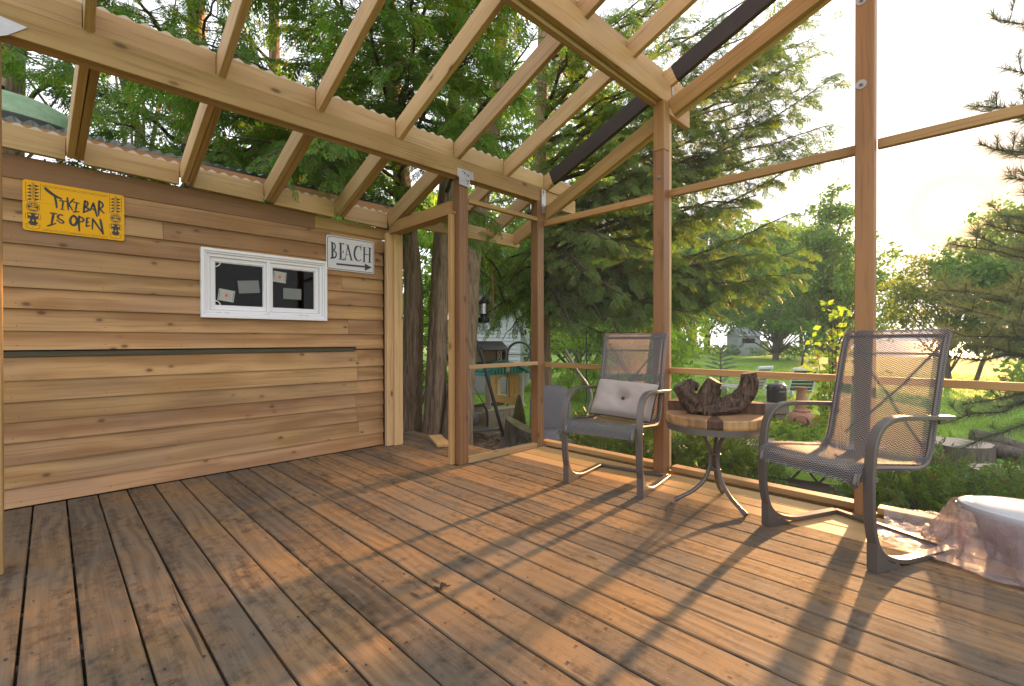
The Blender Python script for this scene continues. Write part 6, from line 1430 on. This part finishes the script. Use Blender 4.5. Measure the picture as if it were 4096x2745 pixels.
wt=thing('garden_table','small grey bin table with a white lidded box on top, right of the chiminea','table',(11.2,2.1,GZ))
mb=MB(); mb.cbox((0,0,.25),(.40,.40,.5)); mb.build('bin',plain('grey bin plastic',(.30,.31,.32),.6),wt,bevel=.02); mb=MB(); mb.cbox((0,0,.59),(.55,.55,.05)); mb.build('white_lid',LWHITE,wt,bevel=.02); mb=MB(); mb.cbox((0,0,.53),(.5,.5,.06)); mb.build('box_body',BE_,wt,bevel=.01)
t=NT('pale sawn log face'); o_=t.obj(False); spx=t.node('ShaderNodeSeparateXYZ'); t.put(spx.inputs[0],o_); rr_=t.math('SQRT',t.math('ADD',t.math('POWER',spx.outputs[0],2),t.math('POWER',spx.outputs[1],2)))
LOGF=t.principled(t.mix(t.math('MULTIPLY',t.math('FRACT',t.math('MULTIPLY',t.math('ADD',rr_,t.math('MULTIPLY',t.noise(o_,5,3),.06)),38)),.5),(.42,.34,.27),(.27,.21,.16)),.8,0,t.bump(t.noise(o_,40,4),.4,.01))
LOGB=bark('log bark',(.07,.055,.045),(.20,.17,.14),1)
def log_round(label,loc,r,h,crack=True,group='big log rounds lying on the lawn',rx=1.0):
    o=thing('log_round',label,'log',loc,random.uniform(0,6.28) if rx==1 else R(-44.7),group); n=30; mb=MB(); ph=random.uniform(0,6)
    rad=[r*(1+.05*math.sin(3*2*math.pi*k/n+ph)+.03*math.sin(7*2*math.pi*k/n)) for k in range(n)]
    for z,s in ((0,1.04),(h*.5,1.0),(h,.99)): mb.v+= [(rad[k]*s*rx*math.cos(2*math.pi*k/n),rad[k]*s*math.sin(2*math.pi*k/n),z) for k in range(n)]
    for L in range(2):
        for k in range(n): mb.face((L*n+k,L*n+(k+1)%n,(L+1)*n+(k+1)%n,(L+1)*n+k))
    mb.build('bark_side',LOGB,o,smooth=True)
    mb=MB(); mb.add([(rad[k]*.975*rx*math.cos(2*math.pi*k/n),rad[k]*.975*math.sin(2*math.pi*k/n),h+.002) for k in range(n)],[tuple(range(n))]); mb.build('sawn_face',LOGF,o)
    if crack: mb=MB(); mb.add([(-.01,0,h+.004),(r*.9,.012,h+.004),(r*.9,-.012,h+.004)],[(0,1,2)]); mb.build('crack',DARKIN,o)
    return o
log_round('large pale log round behind the shrub at the white tub',(9.15,.28,GZ),.42,.30)
log_round('lower pale log round right of the larger one, partly behind the shrub',(8.1,-.22,GZ),.34,.20)
log_round('flat pale log slab on the ground under the chiminea, left one',(8.2,2.62,GZ),.30,.10,False,'flat log slabs edging the fire corner',2.6)
log_round('flat pale log slab seen between the chairs, nearest the chiminea',(8.75,1.55,GZ),.32,.12,False,'flat log slabs edging the fire corner',2.0)
log_round('flat grey log slab beneath the side table view, beside the dark shrub',(7.2,3.0,GZ),.24,.14,False,'flat log slabs edging the fire corner',2.0)
def logpiece(label,a,b,r0,r1,cut=True):
    a=Vector(a);b=Vector(b); o=thing('fire_log',label,'log',tuple(a),0,'cut firewood logs piled on the lawn'); P=[Vector((0,0,0)),(b-a)*.35+Vector((0,0,.02)),(b-a)*.7,(b-a)]; P=cat([tuple(p) for p in P],4); n=len(P)
    mb=MB(); mb.tube(P,list(np.linspace(r0,r1,n)),14,noise=lambda i,k,m:1+.08*math.sin(3*6.283*k/m+i)+.05*math.sin(7*6.283*k/m)); mb.build('log_bark',LOGB,o,smooth=True,sharp=70)
    d=(b-a).normalized(); u=d.cross(up).normalized(); v=d.cross(u); mb=MB(); mb.add([tuple((b-a)+d*.004+(u*math.cos(q)+v*math.sin(q))*r1*.95) for q in np.linspace(0,6.283,15)[:-1]],[tuple(range(14))]); mb.build('cut_end',CUTW,o)
    return o
logpiece('thick forked firewood log lying on top of the log pile',(9.7,.10,-.42),(9.3,-.65,-.55),.11,.10)
logpiece('mossy firewood log under the forked one, end towards the deck',(9.5,-.02,-.55),(9.05,-.85,-.64),.11,.10)
logpiece('third firewood log at the right end of the pile',(9.9,-.55,-.60),(9.5,-1.3,-.62),.12,.12)
# patterned metal garden bench just outside the screen
bc=thing('metal_bench','dark metal garden bench with lattice panel, outside behind the right patio chair','bench',(5.55,1.05,GZ))
be=Vector((.20,-.98,0)); bd=Vector((.98,.20,0)); IR=plain('dark bench metal',(.05,.046,.045),.5,.4)
def bb(mb,x0,z0,x1,z1,w=.03,y=0): mb.bar(tuple(be*x0+bd*y+up*z0),tuple(be*x1+bd*y+up*z1),w,w)
mb=MB(); bb(mb,-.62,.46,.62,.46); bb(mb,-.62,.30,.62,.30)
for k in range(5): bb(mb,-.6+.24*k,.30,-.48+.24*k,.46,.022); bb(mb,-.48+.24*k,.46,-.36+.24*k,.30,.022)
mb.build('lattice_panel',IR,bc)
mb=MB(); mb.prism([tuple(be*-.62+up*.12),tuple(be*.62+up*.12),tuple(be*.62+up*.28),tuple(be*-.62+up*.28)],tuple(bd*.01)); mb.build('woven_panel',plain('woven bench panel',(.085,.08,.078),.7,var=.3,scale=90),bc)
for x in (-.62,.62):
    mb=MB(); bb(mb,x,0,x,.5,.035); bb(mb,x,.0,x,.45,.035,.5); mb.bar(tuple(be*x+up*.45),tuple(be*x+bd*.5+up*.45),.03,.03); mb.build('leg',IR,bc)
mb=MB()
for k in range(5): mb.bar(tuple(be*-.62+bd*(.05+.1*k)+up*.47),tuple(be*.62+bd*(.05+.1*k)+up*.47),.07,.015)
mb.build('seat_slat',W_GREY,bc)
# far white hut by the lake
wh=thing('white_hut','small white hut with a dark open hatch among the tree trunks at the lake shore','hut',(52.3,17.2,gh(52.3,17.2)))
hx=Vector((.78,-.62,0)); hy=Vector((.62,.78,0)); HW=plain('dull white boards',(.30,.32,.32),.8,var=.1)
def hbx(mb,a0,a1,b0,b1,z0,z1): mb.prism([tuple(hx*a+hy*b+up*z0) for a,b in ((a0,b0),(a1,b0),(a1,b1),(a0,b1))],(0,0,z1-z0))
mb=MB(); hbx(mb,-1.3,1.1,0,2.2,0,2.0); mb.build('wall',HW,wh); mb=MB(); mb.prism([tuple(hx*-1.4+hy*-.2+up*2.0),tuple(hx*-1.4+hy*2.4+up*2.0),tuple(hx*-1.4+hy*1.1+up*3.0)],tuple(hx*2.6)); mb.build('roof',plain('grey hut roof',(.26,.27,.28),.9),wh)
mb=MB(); hbx(mb,-.9,.5,-.02,0,1.25,1.75); mb.build('hatch',DARKIN,wh); mb=MB(); hbx(mb,1.11,2.3,.3,1.9,0,1.5); mb.build('annex',HW,wh)
# mossy green dome on the shed roof
dm=thing('roof_dome','mossy pale green rounded dome on the shed roof at the far left','dome',(-.32,6.0,2.86))
t=NT('mossy fibreglass'); o_=t.obj(); DOME=t.principled(t.mix(t.ramp(t.noise(o_,9,5,.7),[(.35,0),(.7,1)]),(.16,.27,.15),(.30,.42,.26)),.6)
mb=MB(); mb.lathe([(1.0,0),(.97,.08),(.86,.16),(.62,.235),(.3,.275),(.0,.285)],28,sx=.62,sy=.42); mb.build('shell',DOME,dm,smooth=True); mb=MB(); mb.lathe([(1.03,-.05),(1.04,.0),(1.0,.015)],28,sx=.62,sy=.42); mb.build('rim',plain('dark rim',(.03,.035,.03),.6),dm)
# ------------------------------------------------------------------ insect screens: real threads, finer than a pixel
SCR=plain('grey screen thread',(.30,.30,.30),.5)
def screen(x0,y0,x1,y1,zf0,zf1,pitch=.004,th=.00012):
    d=Vector((x1-x0,y1-y0,0)); L=d.length; d.normalize(); V=[];F=[]
    def quad(a,b,s):
        k=len(V); V.extend([a-s,b-s,b+s,a+s]); F.append((k,k+1,k+2,k+3))
    o=Vector((x0-3.3,y0-2.97,0))
    n=int(L/pitch)
    for i in range(n):
        u=(i+.5)*pitch; p=o+d*u; quad(p+up*zf0(u),p+up*zf1(u),d*(th/2))
    zt=max(zf1(0),zf1(L)); z=zf0(0)
    while z<zt:
        u0,u1=0,L
        if z>min(zf1(0),zf1(L)):
            f=(z-zf1(0))/(zf1(L)-zf1(0)); u0,u1=(f*L,L) if zf1(L)>zf1(0) else (0,f*L)
        quad(o+d*u0+up*z,o+d*u1+up*z,up*(th/2)); z+=pitch
    me=fastmesh('screen_panel',np.array([tuple(v) for v in V]),F,[SCR]); o_=bpy.data.objects.new('screen_panel',me); link(o_,porch); o_['kind']='stuff'
screen(3.392,2.96,3.392,1.73,lambda u:.045,lambda u:2.19+(2.705-2.19)*u/1.23)
screen(3.392,1.67,3.392,.48,lambda u:.045,lambda u:2.76+.5*u/1.2)
screen(3.392,.42,3.392,-.78,lambda u:.045,lambda u:3.25+.5*u/1.2)

# ------------------------------------------------------------------ evening air
mb=MB(); mb.box((-30,-75,-2.6),(130,75,16.5)); hz=NT('evening haze'); hv=hz.node('ShaderNodeVolumePrincipled'); hv.inputs['Density'].default_value=.0008; hv.inputs['Color'].default_value=(.86,.93,1,1); hv.inputs['Anisotropy'].default_value=.0
hz.l.new(hv.outputs[0],hz.out.inputs['Volume']); tag(mb.build('haze',hz.mat),kind='stuff')
